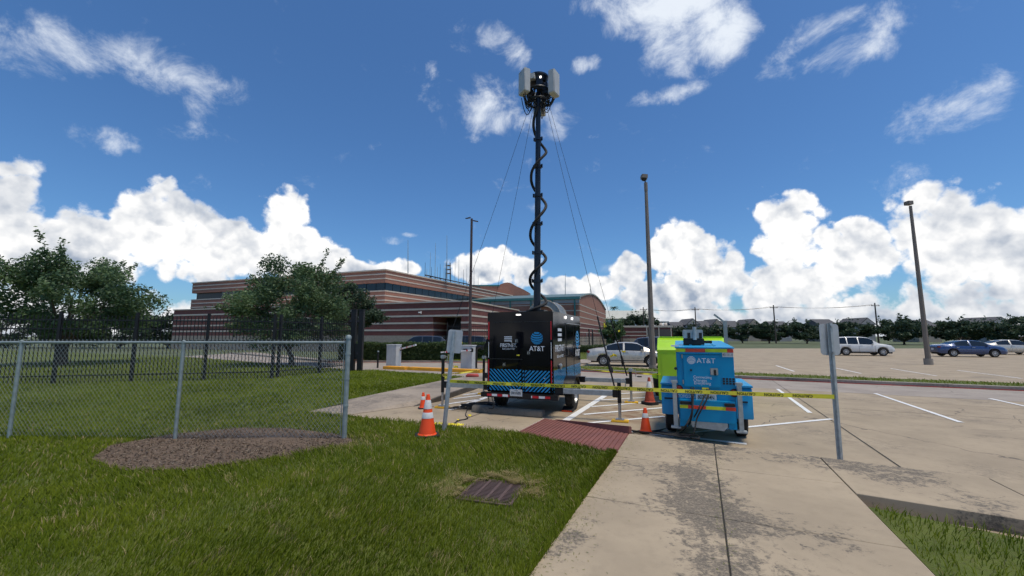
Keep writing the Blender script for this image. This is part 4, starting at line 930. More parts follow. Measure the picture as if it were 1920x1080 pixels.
# ------------------------------------------------------------------ lamp poles, utility poles
p = ground(1224.5, 693); lp = thing('lamp_pole', 'tall tan lamp pole with one floodlight beside the silver car', 'lamp pole', (p.x, p.y, .08))
hh = at(1215, 345, p.y).z
MB().tube([(0, 0, -.1), (0, 0, .15)], .22, 12).build('base', 'kerb', lp, smooth=True)
MB().tube([(0, 0, .1), (0, 0, hh - .5)], [.165, .09], 8, True, .5).build('pole', 'pole_tan', lp)
MB().tube([(0, 0, hh - .52), (0, 0, hh)], .10, 8, True, .5).build('sleeve', 'pole_tan', lp)
fx = thing('x', 'x', 'x'); bpy.data.objects.remove(fx)
hd = MB().box((-.10, -.05, hh + .33), (.34, .34, .24), Matrix.Rotation(R(6), 3, 'Y')).build('floodlight_housing', 'pole_tan', lp, bevel=.02)
MB().lathe([(.001, -.12), (.10, -.10), (.16, -.04), (.17, .03)], 14, (-.10, -.05, hh + .20)).build('lens_bowl', 'black', hd, smooth=True)
MB().tube([(0, 0, hh - .05), (-.06, -.02, hh + .14)], .035, 6).build('bracket', 'black', lp)
MB().box((.0, -.15, .75), (.12, .03, .2)).build('hand_hole_cover', 'pole_tan', lp, bevel=.005)
Yl = 25.6; hb = at(880, 690, Yl); lt2 = thing('lamp_pole', 'slim brown lamp pole with twin flat heads before the brick building', 'lamp pole', (hb.x, Yl, 0)); hz = at(883, 410, Yl).z
MB().tube([(0, 0, -.1), (.04, 0, hz)], [.105, .075], 8, True, .5).build('pole', 'pole_brown', lt2)
for s, dz in ((-1, .08), (1, -.12)):
    hd = MB().prism([(0, -.09), (.10, -.14), (.36, 0), (.10, .14), (0, .09)], -.035, .035).build('lamp_head', 'pole_brown', lt2, bevel=.012)
    hd.rotation_euler = (R(14 * s), R(12), R(180) if s < 0 else 0); hd.location = (.05 + s * .07, 0, hz + dz)
    MB().prism([(.06, -.08), (.14, -.09), (.28, 0), (.14, .09), (.06, .08)], -.045, -.037).build('lens', 'stone', hd)
# a third lamp pole out on the right of the lot
p3 = (27.0, 27.0, 0); l3 = thing('lamp_pole', 'tan lamp pole standing at the right of the lot', 'lamp pole', p3)
MB().tube([(0, 0, -.1), (0, 0, 10.6)], [.16, .09], 8, True, .5).build('pole', 'pole_tan', l3); MB().box((-.1, 0, 10.8), (.36, .36, .26)).build('floodlight_housing', 'pole_tan', l3, bevel=.02); MB().tube([(0, 0, -.1), (0, 0, .4)], .24, 12).build('base', 'kerb', l3, smooth=True)
UP = []
for px, yt, Y, lab in ((1206, 576, 112, 'wooden utility pole with transformers left of the lamp pole'), (1303, 576, 108, 'wooden utility pole above the blue generator'), (1450, 572, 104, 'wooden utility pole further right in the street'), (1640, 568, 100, 'wooden utility pole at the far right')):
    p = at(px, yt, Y); t = thing('utility_pole', lab, 'utility pole', (p.x, Y, 0)); UP.append(Vector((p.x, Y, p.z)))
    MB().tube([(0, 0, -.2), (0, 0, p.z)], [.2, .13], 8).build('pole', 'wood', t, smooth=True); MB().box((0, -.12, p.z - .7), (2.0, .12, .14)).build('crossarm', 'wood', t)
    for x in (-.85, 0, .85): MB().lathe([(.05, p.z - .62), (.07, p.z - .5), (.03, p.z - .38)], 6, (x, -.12, 0)).build('insulator', 'stone', t)
    if px < 1300:
        for x in (-.6, .6): MB().lathe([(.26, p.z - 7.4), (.28, p.z - 6.5), (.1, p.z - 6.4)], 10, (x, -.3, 0)).build('transformer', 'roofgrey', t, smooth=True)
for k, lab in enumerate(('span of power line between the two left utility poles', 'span of power line above the houses', 'span of power line at the right')):
    t = thing('power_line', lab, 'power line', UP[k]); d = UP[k + 1] - UP[k]
    for x in (-.85, 0, .85):
        MB().tube([Vector((x, -.12, -.4)) + d * (i / 10) + Vector((0, 0, -1.2 * 4 * (i / 10) * (1 - i / 10) * .5)) for i in range(11)], .022, 4).build('wire', 'black', t)
# small signposts by the hall
for px, yt, yb, lab in ((1101, 624, 660, 'thin grey post left of the silver car boot'), (1126, 622, 652, 'thin grey post behind the silver car boot')):
    b = ground(px, yb); t_ = at(px, yt, b.y); tag(MB().tube([b, (b.x, b.y, t_.z)], .035, 6).build('marker_post', 'galvdull'), lab, 'post')

# ------------------------------------------------------------------ vehicles on wheels
def wheel_mesh(parent, c, r, w, side, spokes=10, rimmat='rim', name='wheel'):
    """axle along local y; side=+1 rim faces -y when -1"""
    wz = MB().lathe([(r * .60, -w / 2), (r * .90, -w / 2), (r * .98, -w * .38), (r, -w * .2), (r, w * .2), (r * .98, w * .38), (r * .90, w / 2), (r * .60, w / 2)], 28, (0, 0, 0), 'y', False).build(name, 'tyre', parent, smooth=True)
    wz.location = c
    f = side * w / 2
    MB().lathe([(r * .60, f * .5), (r * .62, f * .96), (r * .57, f * .98), (r * .55, f * .6), (.001, f * .55)], 24, (0, 0, 0), 'y', False).build('rim', 'trailer_trim' if spokes else rimmat, wz, smooth=True)
    if spokes:
        sp = MB()
        for k in range(spokes):
            a = 2 * math.pi * k / spokes; rm = Matrix.Rotation(-a, 3, 'Y')
            sp.box(rm @ Vector((r * .33, f * .86, 0)), (r * .50, w * .08, r * .085), rm)
        sp.lathe([(r * .60, f * .93), (r * .60, f * 1.0), (r * .54, f * .99), (r * .54, f * .93)], 24, (0, 0, 0), 'y', False)
        sp.lathe([(r * .13, f * .8), (r * .12, f * .98), (.001, f)], 12, (0, 0, 0), 'y')
        sp.build('spokes', 'alloy', wz)
    else:
        sp = MB(); sp.lathe([(r * .22, f * .5), (r * .20, f * .95), (.001, f)], 14, (0, 0, 0), 'y')
        for k in range(8):
            a = 2 * math.pi * k / 8; sp.box((r * .42 * math.cos(a), f * .62, r * .42 * math.sin(a)), (.03, .02, .05), Matrix.Rotation(-a, 3, 'Y'))
        sp.build('hub', rimmat, wz, smooth=True)
    return wz
SED = dict(L=4.82, wb=(1.02, 3.80), r=.33, st=[(0, .42, .78, .86, .70, .58), (.08, .34, .86, 1.0, .80, .68), (.5, .30, .93, 1.085, .88, .72), (.95, .28, .955, 1.12, .90, .70), (1.35, .27, .97, 1.32, .905, .63), (1.75, .26, .97, 1.43, .91, .60), (2.3, .25, .96, 1.47, .91, .60), (2.75, .25, .95, 1.455, .91, .60), (3.05, .25, .94, 1.41, .91, .61), (3.45, .25, .93, 1.20, .91, .66), (3.8, .25, .92, 1.03, .905, .72), (4.2, .26, .86, .95, .89, .72), (4.55, .28, .78, .86, .84, .66), (4.74, .34, .64, .74, .74, .56), (4.82, .40, .52, .60, .58, .45)],
           side=[(1.22, 2.2), (2.3, 3.42)], ws=(3.1, 3.74), rw=(1.0, 1.7))
SUV = dict(L=4.85, wb=(.98, 3.85), r=.37, st=[(0, .5, .98, 1.10, .80, .66), (.08, .42, 1.05, 1.4, .88, .68), (.35, .36, 1.08, 1.68, .93, .66), (.8, .34, 1.08, 1.74, .94, .66), (1.6, .32, 1.07, 1.78, .95, .66), (2.4, .32, 1.05, 1.77, .95, .66), (2.85, .32, 1.04, 1.70, .95, .67), (3.3, .32, 1.03, 1.40, .95, .72), (3.65, .32, 1.02, 1.15, .94, .78), (4.2, .33, .98, 1.06, .92, .76), (4.6, .36, .88, .96, .86, .70), (4.78, .42, .74, .86, .78, .6), (4.85, .46, .6, .7, .66, .5)],
           side=[(.4, 1.1), (1.18, 2.0), (2.08, 3.2)], ws=(2.9, 3.6), rw=(.06, .32))
def make_car(spec, name, label, loc, heading, paint, cat='car', group=None, spokes=10):
    t = thing(name, label, cat, loc, heading, group); st = np.array(spec['st']); Ls = spec['L']; r = spec['r']
    xs = np.unique(np.r_[np.linspace(0, Ls, 84), [a for s in spec['side'] for a in s], spec['ws'], spec['rw'], st[:, 0]])
    def ip(c):
        y = np.interp(xs, st[:, 0], st[:, c]); k = np.array([.25, .5, .25]); ys = np.convolve(np.pad(y, 1, mode='edge'), k, 'valid'); return ys
    zb, zs, zt, ws_, wt_ = (ip(c) for c in range(1, 6))
    for xc in spec['wb']:
        q = (r + .075) ** 2 - (xs - xc) ** 2; arch_ = np.where(q > 0, r + np.sqrt(np.maximum(q, 0)), 0); zb = np.maximum(zb, np.where(arch_ > 0, arch_, 0))
    rows = []
    for i in range(len(xs)):
        lo = zb[i]; zm = max(lo + .01, .34 + (zs[i] - .34) * .55) if lo < .6 else max(lo + .01, zs[i] * .86)
        half = [(ws_[i] * .96, lo), (ws_[i] * 1.0, max(lo + .005, lo * .6 + zm * .4)), (ws_[i] * 1.0, zm), (ws_[i] * .975, zs[i] - .03), (ws_[i] * .95, zs[i]), (wt_[i] + (ws_[i] - wt_[i]) * .06, zt[i] - (zt[i] - zs[i]) * .10), (wt_[i] * .9, zt[i] - .012), (wt_[i] * .45, zt[i])]
        rows.append([(xs[i], -y, z) for y, z in half] + [(xs[i], y, z) for y, z in half[::-1]])
    n = len(rows[0]); body = MB(); glass = MB(); V = [p for rw in rows for p in rw]; bf, gf = [], []
    for i in range(len(xs) - 1):
        xm = (xs[i] + xs[i + 1]) / 2
        for j in range(n - 1):
            f = (i * n + j, (i + 1) * n + j, (i + 1) * n + j + 1, i * n + j + 1); g = False
            if j in (4, n - 6): g = any(a < xm < b for a, b in spec['side'])
            if j in (6, 7, 8): g = spec['ws'][0] < xm < spec['ws'][1] or spec['rw'][0] < xm < spec['rw'][1]
            (gf if g else bf).append(f)
    body.add(V, bf + [tuple(range(n)), tuple((len(xs) - 1) * n + j for j in reversed(range(n)))]); glass.add(V, gf)
    def fin(mb, nm, mt):
        me = bpy.data.meshes.new(nm); me.from_pydata(mb.v, [], mb.f); bm = bmesh.new(); bm.from_mesh(me)
        bmesh.ops.delete(bm, geom=[v for v in bm.verts if not v.link_faces], context='VERTS'); bmesh.ops.recalc_face_normals(bm, faces=bm.faces); bm.to_mesh(me); bm.free()
        me.materials.append(M[mt]); me.shade_smooth(); me.set_sharp_from_angle(angle=R(38)); return link(nm, me, t)
    fin(body, 'body', paint); fin(glass, 'windows', 'glassdark')
    H = st[:, 3].max(); W_ = st[:, 4].max()
    MB().b2((.25, -W_ * .8, .22), (Ls - .25, W_ * .8, .62)).build('underbody', 'blackmatt', t)
    for xc in spec['wb']:
        for s in (-1, 1): wheel_mesh(t, (xc, s * (W_ - .12), r), r, .22, s, spokes)
    zm = float(np.interp(.3, st[:, 0], st[:, 2]))
    MB().box((.0, 0, zm - .22), (.03, .34, .16)).build('licence_plate', 'plate', t); MB().box((.03, 0, .50), (.14, W_ * 1.4, .16)).build('rear_bumper', paint, t, bevel=.05)
    MB().box((Ls - .05, 0, .48), (.12, W_ * 1.2, .14)).build('front_bumper', 'blackmatt', t, bevel=.04)
    for s in (-1, 1):
        MB().box(((spec['wb'][0] + spec['wb'][1]) / 2, s * (W_ * .985), .36), (2.0, .03, .05)).build('sill_trim', 'blackmatt', t, bevel=.01)
        MB().box((.10, s * W_ * .80, zm - .03), (.18, .22, .16)).build('tail_light', 'redlens', t, bevel=.03)
        MB().box((Ls - .30, s * W_ * .74, float(np.interp(Ls - .3, st[:, 0], st[:, 2])) - .06), (.34, .26, .14)).build('headlight', 'rim', t, bevel=.04)
        xm_ = spec['side'][-1][1] - .12; zz = float(np.interp(xm_, st[:, 0], st[:, 2]))
        MB().box((xm_, s * (W_ + .06), zz + .06), (.14, .2, .13)).build('mirror', paint, t, bevel=.04)
        for (a, b) in spec['side'][-2:]:
            MB().box((a + .12, s * (W_ * .985), zz - .10), (.2, .035, .03)).build('door_handle', 'rim', t, bevel=.008)
        for a in [spec['side'][-1][0] - .05, spec['side'][-1][1] + .05]:
            MB().box((a, s * W_ * .992, .66), (.012, .02, .52)).build('door_seam', 'blackmatt', t)
    return t
M['car_silver'] = pm('champagne_silver_paint', (.56, .53, .47), .28, .3, .04, 2, coat=.8, rvar=.05); M['car_dark'] = pm('dark_grey_paint', (.045, .048, .055), .25, .3, .05, 2, coat=.8); M['car_black'] = pm('black_car_paint', (.02, .02, .023), .22, .2, .05, 2, coat=.8)
M['car_white'] = pm('white_car_paint', (.62, .62, .60), .3, 0, .04, 2, coat=.8); M['car_red'] = pm('red_car_paint', (.35, .02, .03), .3, .1, .05, 2, coat=.8); M['car_blue'] = pm('blue_car_paint', (.03, .06, .16), .28, .3, .05, 2, coat=.8)
rw_, fw_ = ground(1132, 686.5), ground(1215, 689.5); hd_ = math.atan2(fw_.y - rw_.y, fw_.x - rw_.x); hd_ = -R(17); dv = Vector((math.cos(hd_), math.sin(hd_)))
nv = Vector((-dv.y, dv.x)); o_ = rw_.to_2d() - dv * 1.02 + nv * .72
make_car(SED, 'parked_car', 'champagne silver sedan parked side on behind the trailers', (o_.x, o_.y, .012), hd_, 'car_silver')
def car_px(spec, px, ytop, Y, hd, paint, label, cat='car', nm='parked_car'):
    p = at(px, ytop, Y); make_car(spec, nm, label, (p.x, Y, .012), hd, paint, cat)
car_px(SUV, 1186, 640, 31.5, -R(16), 'car_dark', 'dark grey car with its nose hidden behind the lamp pole', 'car')
car_px(SUV, 1198, 631, 41, -R(16), 'car_black', 'dark SUV farthest back beside the lamp pole', 'SUV')
car_px(SED, 1236, 642, 34, -R(16), 'car_white', 'white car showing beside the lime trailer', 'car')
car_px(SED, 1240, 631, 46, -R(16), 'car_red', 'red car whose roof shows over the lime trailer', 'car')
c_ = at(838, 640, 37); make_car(SUV, 'parked_car', 'dark grey SUV behind the long hedge', (c_.x, 37, .1), R(180), 'car_dark', 'SUV')
c_ = at(915, 640, 39); make_car(SUV, 'parked_car', 'dark SUV behind the iron fence beside the black trailer', (c_.x, 39, .1), R(176), 'car_black', 'SUV')
make_car(SUV, 'parked_car', 'white SUV parked far off at the right of the lot', (31.0, 40.5, .012), R(-18), 'car_white', 'SUV')
make_car(SED, 'parked_car', 'dark blue sedan parked far off at the right of the lot', (38.5, 38.0, .012), R(-18), 'car_blue')
make_car(SED, 'parked_car', 'silver sedan parked far off at the right edge of the lot', (47.5, 42.5, .012), R(-18), 'car_silver')
# ------------------------------------------------------------------ black mast trailer
PHI = R(20.5); TF = Vector((math.sin(PHI), math.cos(PHI), 0)); TR = Vector((math.cos(PHI), -math.sin(PHI), 0)); TO = Vector((.17, 9.85, 0))
tr = thing('mast_trailer', 'glossy black enclosed trailer carrying a tall antenna mast', 'trailer', TO, -PHI)
def tw(x, y, z=0): return TO + TR * x + TF * y + Vector((0, 0, z))
def to_local(p): d = Vector(p) - TO; return Vector((d.dot(TR), d.dot(TF), d.z))
HWD, TL, ZB, ZT = .83, 3.2, .52, 2.43
MB().b2((-HWD, 0, ZB), (HWD, TL, ZT)).build('body', 'trailer_black', tr, bevel=.018)
fr = MB()
for s in (-1, 1): fr.b2((s * .70 - .05, .06, .40), (s * .70 + .05, TL + .05, .515))
for y in (.3, 1.3, 2.9): fr.b2((-.64, y - .04, .41), (.64, y + .04, .50))
fr.build('chassis', 'black', tr)
MB().b2((-.95, -.09, .405), (.95, .05, .515)).build('rear_bumper', 'black', tr, bevel=.008)
tg = MB()
for s in (-1, 1): tg.tube([(s * .6, TL, .46), (0, TL + 1.3, .46)], .05, 4, True, .5)
tg.tube([(0, TL + 1.25, .46), (0, TL + 1.6, .46)], .05, 6); tg.build('tow_bar', 'black', tr)
MB().tube([(0, TL + 1.2, .05), (0, TL + 1.2, .9)], .035, 8).build('tongue_jack', 'galv', tr)
def rp(x): return -HWD + 2 * HWD * (x - 915) / 120
def rz(y): return ZT - (y - 584.5) / 79.0
# rear doors, panels and seams
dL = MB().b2((rp(934), -.012, rz(668)), (rp(979), .01, rz(606))).build('rear_door', 'trailer_black', tr, bevel=.008)
dR = MB().b2((rp(985), -.012, .56), (rp(1029.5), .01, rz(606))).build('rear_door', 'trailer_black', tr, bevel=.008)
lp_ = MB().b2((rp(921), -.010, rz(691)), (rp(979), .01, rz(675))).build('lower_panel', 'trailer_black', tr, bevel=.008)
for x0, x1, y in ((928, 981, 604), (984, 1031, 604), (920, 981, 673.5)): MB().b2((rp(x0), -.022, rz(y) - .008), (rp(x1), .005, rz(y) + .008)).build('drip_rail', 'trailer_trim', tr, bevel=.004)
for (x, y, par) in ((970.5, 639.5, dL), (992.5, 661.5, dR), (948, 684, lp_)):
    cx, cz = rp(x), rz(y); MB().b2((cx - .05, -.020, cz - .055), (cx + .05, -.008, cz + .055)).build('latch_plate', 'trailer_trim', par, bevel=.012)
    h = MB(); h.b2((cx - .028, -.028, cz - .035), (cx - .012, -.018, cz + .03)); h.b2((cx + .01, -.026, cz - .03), (cx + .022, -.018, cz + .04)); h.build('latch', 'rim', par)
for y0, y1, m in ((603, 637, 'red_reflect'), (642, 671, 'white_reflect'), (675, 716, 'red_reflect')):
    for x in (918.2, 1031.8):
        w = .011 if m == 'red_reflect' else .006
        MB().b2((rp(x) - w, -.010, rz(y1)), (rp(x) + w, .004, rz(y0))).build('reflective_strip', m, tr)
Fx, Fu = (1, 0, 0), (0, 0, 1)
for k, y in enumerate((632, 635.6, 639.4)):
    MB().b2((rp(948), -.0175, rz(y) - .013), (rp(962), -.010, rz(y) + .013)).build('logo_bar', 'vinyl_grey', tr)
MB().prism([(rp(959), rz(640.2)), (rp(962), rz(640.2)), (rp(962), rz(643))], -.0175, -.010, lambda x, y, z: (x, z, y)).build('logo_bar', 'vinyl_grey', tr)
text('lettering', 'FIRST', 'vinyl_grey', tr, (rp(948.6), -.0165, rz(648.2)), Fx, Fu, .125, .012, .80)
text('lettering', 'NET.', 'vinyl_grey', tr, (rp(963.9), -.0165, rz(648.2)), Fx, Fu, .125, 0, .80)
text('lettering', 'Built with AT&T', 'vinyl_grey', tr, (rp(956), -.0165, rz(654.5)), Fx, Fu, .058, 0.004, .85)
globe('globe_logo', 'vinyl_blue', tr, (rp(1007), -.0165, rz(634.2)), Fx, Fu, .148)
text('lettering', 'AT&T', 'vinyl_white', tr, (rp(1007), -.0165, rz(653.8)), Fx, Fu, .158, .012, .93)
MB().b2((rp(971), -.0175, rz(667)), (rp(976), -.012, rz(665))).build('yellow_label', 'tape', tr)
# blue hazard stripes
def clip_poly(poly, x0, x1, z0, z1):
    for ax, lim, sg in ((0, x0, 1), (0, x1, -1), (1, z0, 1), (1, z1, -1)):
        out = []
        for i in range(len(poly)):
            p, q = poly[i - 1], poly[i]; pi, qi = (p[ax] - lim) * sg >= 0, (q[ax] - lim) * sg >= 0
            if pi != qi: t = (lim - p[ax]) / (q[ax] - p[ax]); out.append((p[0] + (q[0] - p[0]) * t, p[1] + (q[1] - p[1]) * t))
            if qi: out.append(q)
        poly = out
        if not poly: return []
    return poly
def stripes(name, par, x0, x1, z0, z1, slope, period, fr, mat='vinyl_blue', duty=.5, phase=0.0):
    mb = MB(); h = z1 - z0; k = -int(h / period) - 3
    while k * period < (x1 - x0) + h + period:
        a = x0 + k * period + phase * period
        if slope > 0: q = [(a, z0), (a + period * duty, z0), (a + period * duty + h, z1), (a + h, z1)]
        else: q = [(a + h, z0), (a + h + period * duty, z0), (a + period * duty, z1), (a, z1)]
        q = clip_poly(q, x0, x1, z0, z1)
        if len(q) > 2: mb.add([fr(*p) for p in q], [tuple(range(len(q)))])
        k += 1
    return mb.build(name, mat, par)
rear = lambda x, z: (x, -.0135, z)
stripes('hazard_stripes', tr, rp(920.5), rp(972), .565, rz(692.5), -1, .094, rear)
stripes('hazard_stripes', tr, rp(972), rp(979), .565, rz(692.5), 1, .094, rear, phase=.45)
stripes('hazard_stripes', tr, rp(985.5), rp(1029), .565, rz(693.5), 1, .094, rear)
stripes('hazard_stripes', tr, rp(981), rp(984), .565, rz(693.5), 1, .094, lambda x, z: (x, -.003, z))
stripes('hazard_stripes', tr, rp(1033), HWD - .02, .565, rz(695), 1, .094, lambda x, z: (x, -.003, z))
stripes('hazard_stripes', tr, -HWD + .02, rp(916.9), .565, rz(697), -1, .094, lambda x, z: (x, -.003, z))
for x, y, s in ((1020, 707, .05), (1021, 716, .045)): text('lettering', '888' if y > 710 else '88', 'vinyl_grey', tr, (rp(x), -.0145, rz(y)), Fx, Fu, s, 0, .7)
# bumper tape, licence plate, lights
segs_ = [(918.5, 927, 'r'), (927.5, 937, 'w'), (937.5, 946.5, 'r'), (947, 957, 'w'), (957.3, 959.5, 'r'), (985, 989, 'r'), (989.5, 1000, 'w'), (1000.5, 1011, 'r'), (1011.5, 1022, 'w'), (1022.5, 1031, 'r')]
for a, b, c in segs_: MB().b2((rp(a), -.095, .435), (rp(b), -.086, .487)).build('bumper_tape', 'red_reflect' if c == 'r' else 'white_reflect', tr)
pl_ = MB().b2((rp(961), -.112, .46), (rp(983), -.100, .615)).build('licence_plate', 'plate', tr, bevel=.004)
text('lettering', '300 058N', 'ink', pl_, (rp(972), -.1135, .53), Fx, Fu, .088, .01, .70); text('lettering', 'TEXAS', 'ink', pl_, (rp(972), -.1135, .596), Fx, Fu, .028)
MB().b2((-.02, -.10, .40), (.32, .02, .52)).build('plate_bracket', 'black', tr)
M['lamp_on'] = newmat('lit_marker_lamp')[0]; _b = [n for n in M['lamp_on'].node_tree.nodes if n.type == 'BSDF_PRINCIPLED'][0]
_b.inputs['Base Color'].default_value = (.8, .8, .8, 1); _b.inputs['Emission Color'].default_value = (1, .95, .9, 1); _b.inputs['Emission Strength'].default_value = 1.2
for k in range(5): MB().b2((rp(970) + k * .024, -.03, rz(591.5)), (rp(970) + k * .024 + .018, .004, rz(589.3))).build('marker_lamp', 'lamp_on', tr)
for y in (1.25, 2.05): MB().lathe([(.035, 0), (.04, .02), (.03, .035), (.001, .04)], 12, (HWD - .002, y, 2.33), 'x').build('flood_lamp', 'lamp_on', tr, smooth=True)
for x in (-.6, -.2, .3, .7): MB().lathe([(.012, 0), (.012, .03)], 8, (x, .02, ZT - .05), 'y').build('rivet', 'trailer_trim', tr)
# right side: doors, lettering, stripes
SX = HWD; Sr, Su = (0, 1, 0), (0, 0, 1)
for a, b in ((1.32, 2.17), (2.23, 3.12)):
    d = MB().b2((SX - .01, a, .74), (SX + .012, b, 2.16)).build('side_door', 'trailer_black', tr, bevel=.006)
    MB().b2((SX - .005, a - .03, 2.17), (SX + .03, b + .02, 2.19)).build('drip_rail', 'rim', d); MB().b2((SX + .010, a + .06, 1.35), (SX + .03, a + .14, 1.52)).build('latch', 'trailer_trim', d, bevel=.008)
for y in (1.29, 2.2): MB().b2((SX - .004, y - .025, .70), (SX + .004, y + .025, 2.18)).build('door_seam', 'blackmatt', tr)
for k, z in enumerate((2.0, 1.88, 1.76)): MB().b2((SX + .001, .45, z - .035), (SX + .004, .83, z + .035)).build('logo_bar', 'vinyl_grey', tr)
text('lettering', 'FIRST', 'vinyl_grey', tr, (SX + .002, .47, 1.55), Sr, Su, .22, .012, 1.1); text('lettering', 'NET.', 'vinyl_grey', tr, (SX + .002, .95, 1.55), Sr, Su, .22, 0, .9)
text('lettering', 'Built with AT&T', 'vinyl_grey', tr, (SX + .002, .68, 1.36), Sr, Su, .10, .004, 1.0)
globe('globe_logo', 'vinyl_blue', tr, (SX + .0135, 2.72, 1.75), Sr, Su, .26); text('lettering', 'AT&T', 'vinyl_white', tr, (SX + .0135, 2.72, 1.36), Sr, Su, .26, .012, .95)
stripes('hazard_stripes', tr, .03, 1.26, .565, 1.06, -1, .10, lambda x, z: (SX + .002, x, z)); stripes('hazard_stripes', tr, 1.32, 2.17, .75, 1.06, -1, .10, lambda x, z: (SX + .0135, x, z)); stripes('hazard_stripes', tr, 2.23, 3.12, .75, 1.06, -1, .10, lambda x, z: (SX + .0135, x, z))
MB().lathe([(.07, 0), (.075, .03), (.05, .05), (.02, .055)], 14, (SX, .62, 1.12), 'x').build('power_inlet', 'steel', tr, smooth=True)
# wheels and fenders
AY = 1.30
for s in (-1, 1):
    h_ = thing('wheel_holder', '', '', (0, 0, 0)); bpy.data.objects.remove(h_)
    wz = MB().lathe([(.21, -.11), (.33, -.11), (.36, -.085), (.368, -.04), (.368, .04), (.36, .085), (.33, .11), (.21, .11)], 28, (0, 0, 0), 'x', False).build('wheel', 'tyre', tr, smooth=True)
    wz.location = (s * .965, AY, .368)
    MB().lathe([(.21, s * .05), (.215, s * .10), (.195, s * .105), (.18, s * .05), (.001, s * .045)], 24, (0, 0, 0), 'x', False).build('rim', 'steel', wz, smooth=True)
    hb_ = MB(); hb_.lathe([(.06, s * .04), (.055, s * .10), (.001, s * .105)], 12, (0, 0, 0), 'x')
    for k in range(6): a = k * math.pi / 3; hb_.lathe([(.014, s * .045), (.012, s * .07)], 6, (0, .10 * math.cos(a), .10 * math.sin(a)), 'x')
    hb_.build('hub', 'rim', wz, smooth=True)
    tb = MB()
    for k in range(30):
        a = 2 * math.pi * k / 30
        for q in (-1, 1): tb.box((q * .05, .366 * math.cos(a), .366 * math.sin(a)), (.085, .035, .018), Matrix.Rotation(a - math.pi / 2, 3, 'X'))
    tb.build('tread', 'tyre', wz)
    fd = MB(); arc = [(.47 * math.cos(a), .47 * math.sin(a)) for a in np.linspace(R(8), R(172), 16)]; arc2 = [(.45 * math.cos(a), .45 * math.sin(a)) for a in np.linspace(R(172), R(8), 16)]
    fd.prism(arc + arc2, s * .82, s * 1.10, lambda x, y, z: (z, AY + x, .37 + y)); fd.build('fender', 'black', tr, smooth=True)
MB().tube([(-.95, AY, .368), (.95, AY, .368)], .04, 8).build('axle', 'black', tr)
# outriggers and jacks
JK = [(2.27, .14, .93, 'R'), (2.30, 2.85, .95, 'R'), (-2.22, .30, 1.36, 'L'), (-2.25, 2.95, 1.22, 'L')]
for (x, y, zt, sd_) in JK:
    s = 1 if x > 0 else -1
    MB().b2((min(s * .45, x - s * .06), y - .05, .545), (max(s * .45, x - s * .06), y + .05, .655)).build('outrigger_arm', 'galv', tr, bevel=.006)
    MB().box((s * .78, y, .60), (.5, .14, .16)).build('outrigger_sleeve', 'black', tr, bevel=.006)
    jk = MB().tube([(x, y, .40), (x, y, zt - .09)], .042, 10).build('jack', 'black', tr, smooth=True)
    MB().tube([(x, y, .05), (x, y, .55)], .033, 10).build('jack_leg', 'steel', jk, smooth=True)
    MB().box((x, y, zt - .05), (.11, .11, .09)).build('jack_head', 'galv', jk, bevel=.012)
    MB().tube([(x + .05, y - .02, zt - .04), (x + .14, y - .03, zt - .04), (x + .14, y - .03, zt - .22), (x + .26, y - .03, zt - .22)], .012, 6).build('crank', 'steel', jk); MB().tube([(x + .18, y - .03, zt - .22), (x + .30, y - .03, zt - .22)], .02, 6).build('crank_grip', 'black', jk)
    MB().box((x - s * .08, y, .60), (.12, .12, .16)).build('jack_bracket', 'black', jk, bevel=.008)
    MB().box((x, y, .058), (.18, .15, .016)).build('foot_plate', 'steel', jk); MB().box((x, y, .026), (.37, .20, .045), None, (.95, .92)).build('foot_pad', 'yellow', jk, bevel=.01)
# mast
ML = Vector((0, 1.47, 0)); MW = tw(0, 1.47); zc = lambda y: at(1008, y, MW.y).z
MB().box((0, 1.47, ZT + .06), (.5, .4, .12)).build('mast_base', 'black', tr, bevel=.01)
colz = [zc(y) for y in (527, 474, 420, 367, 313, 262)]; ztop = zc(176)
pts, rr = [(0, 1.47, ZT)], [.098]; r_ = .098
mast = MB(); prev = ZT + .05
for z in colz + [ztop]:
    mast.tube([(0, 1.47, prev - .02), (0, 1.47, z)], r_, 18); prev = z; r_ *= .948
mast = mast.build('mast', 'navy', tr, smooth=True)
r_ = .098
for z in colz:
    c = MB(); c.lathe([(r_ * .9, z - .05), (r_ + .028, z - .045), (r_ + .028, z + .035), (r_ * .9, z + .04)], 18, (0, 1.47, 0))
    for s in (-1, 1): c.box((s * (r_ + .04), 1.47, z + .01), (.035, .05, .10))
    c.build('collar', 'navy', mast, smooth=True); r_ *= .948
hy_ = [205, 228, 285, 332, 385, 440, 484, 525, 565, 584]; ha = [-1.45, -1.0, 0, 1, 2, 3, 4, 5, 6, 6.75]; hr = [.10, .13, .235, .19, .235, .20, .235, .20, .25, .32]
hp = []
for y in np.linspace(205, 584.5, 150):
    a = np.interp(y, hy_, ha) * math.pi; rad = np.interp(y, hy_, hr)
    off_ = Vector((math.cos(a) * rad, -math.sin(a) * rad, 0)); w_ = MW + off_ + Vector((0, 0, max(zc(y), ZT + .05))); hp.append(to_local(w_))
hose = MB().tube(hp, .040, 10).build('cable_conduit', 'blackmatt', mast, smooth=True)
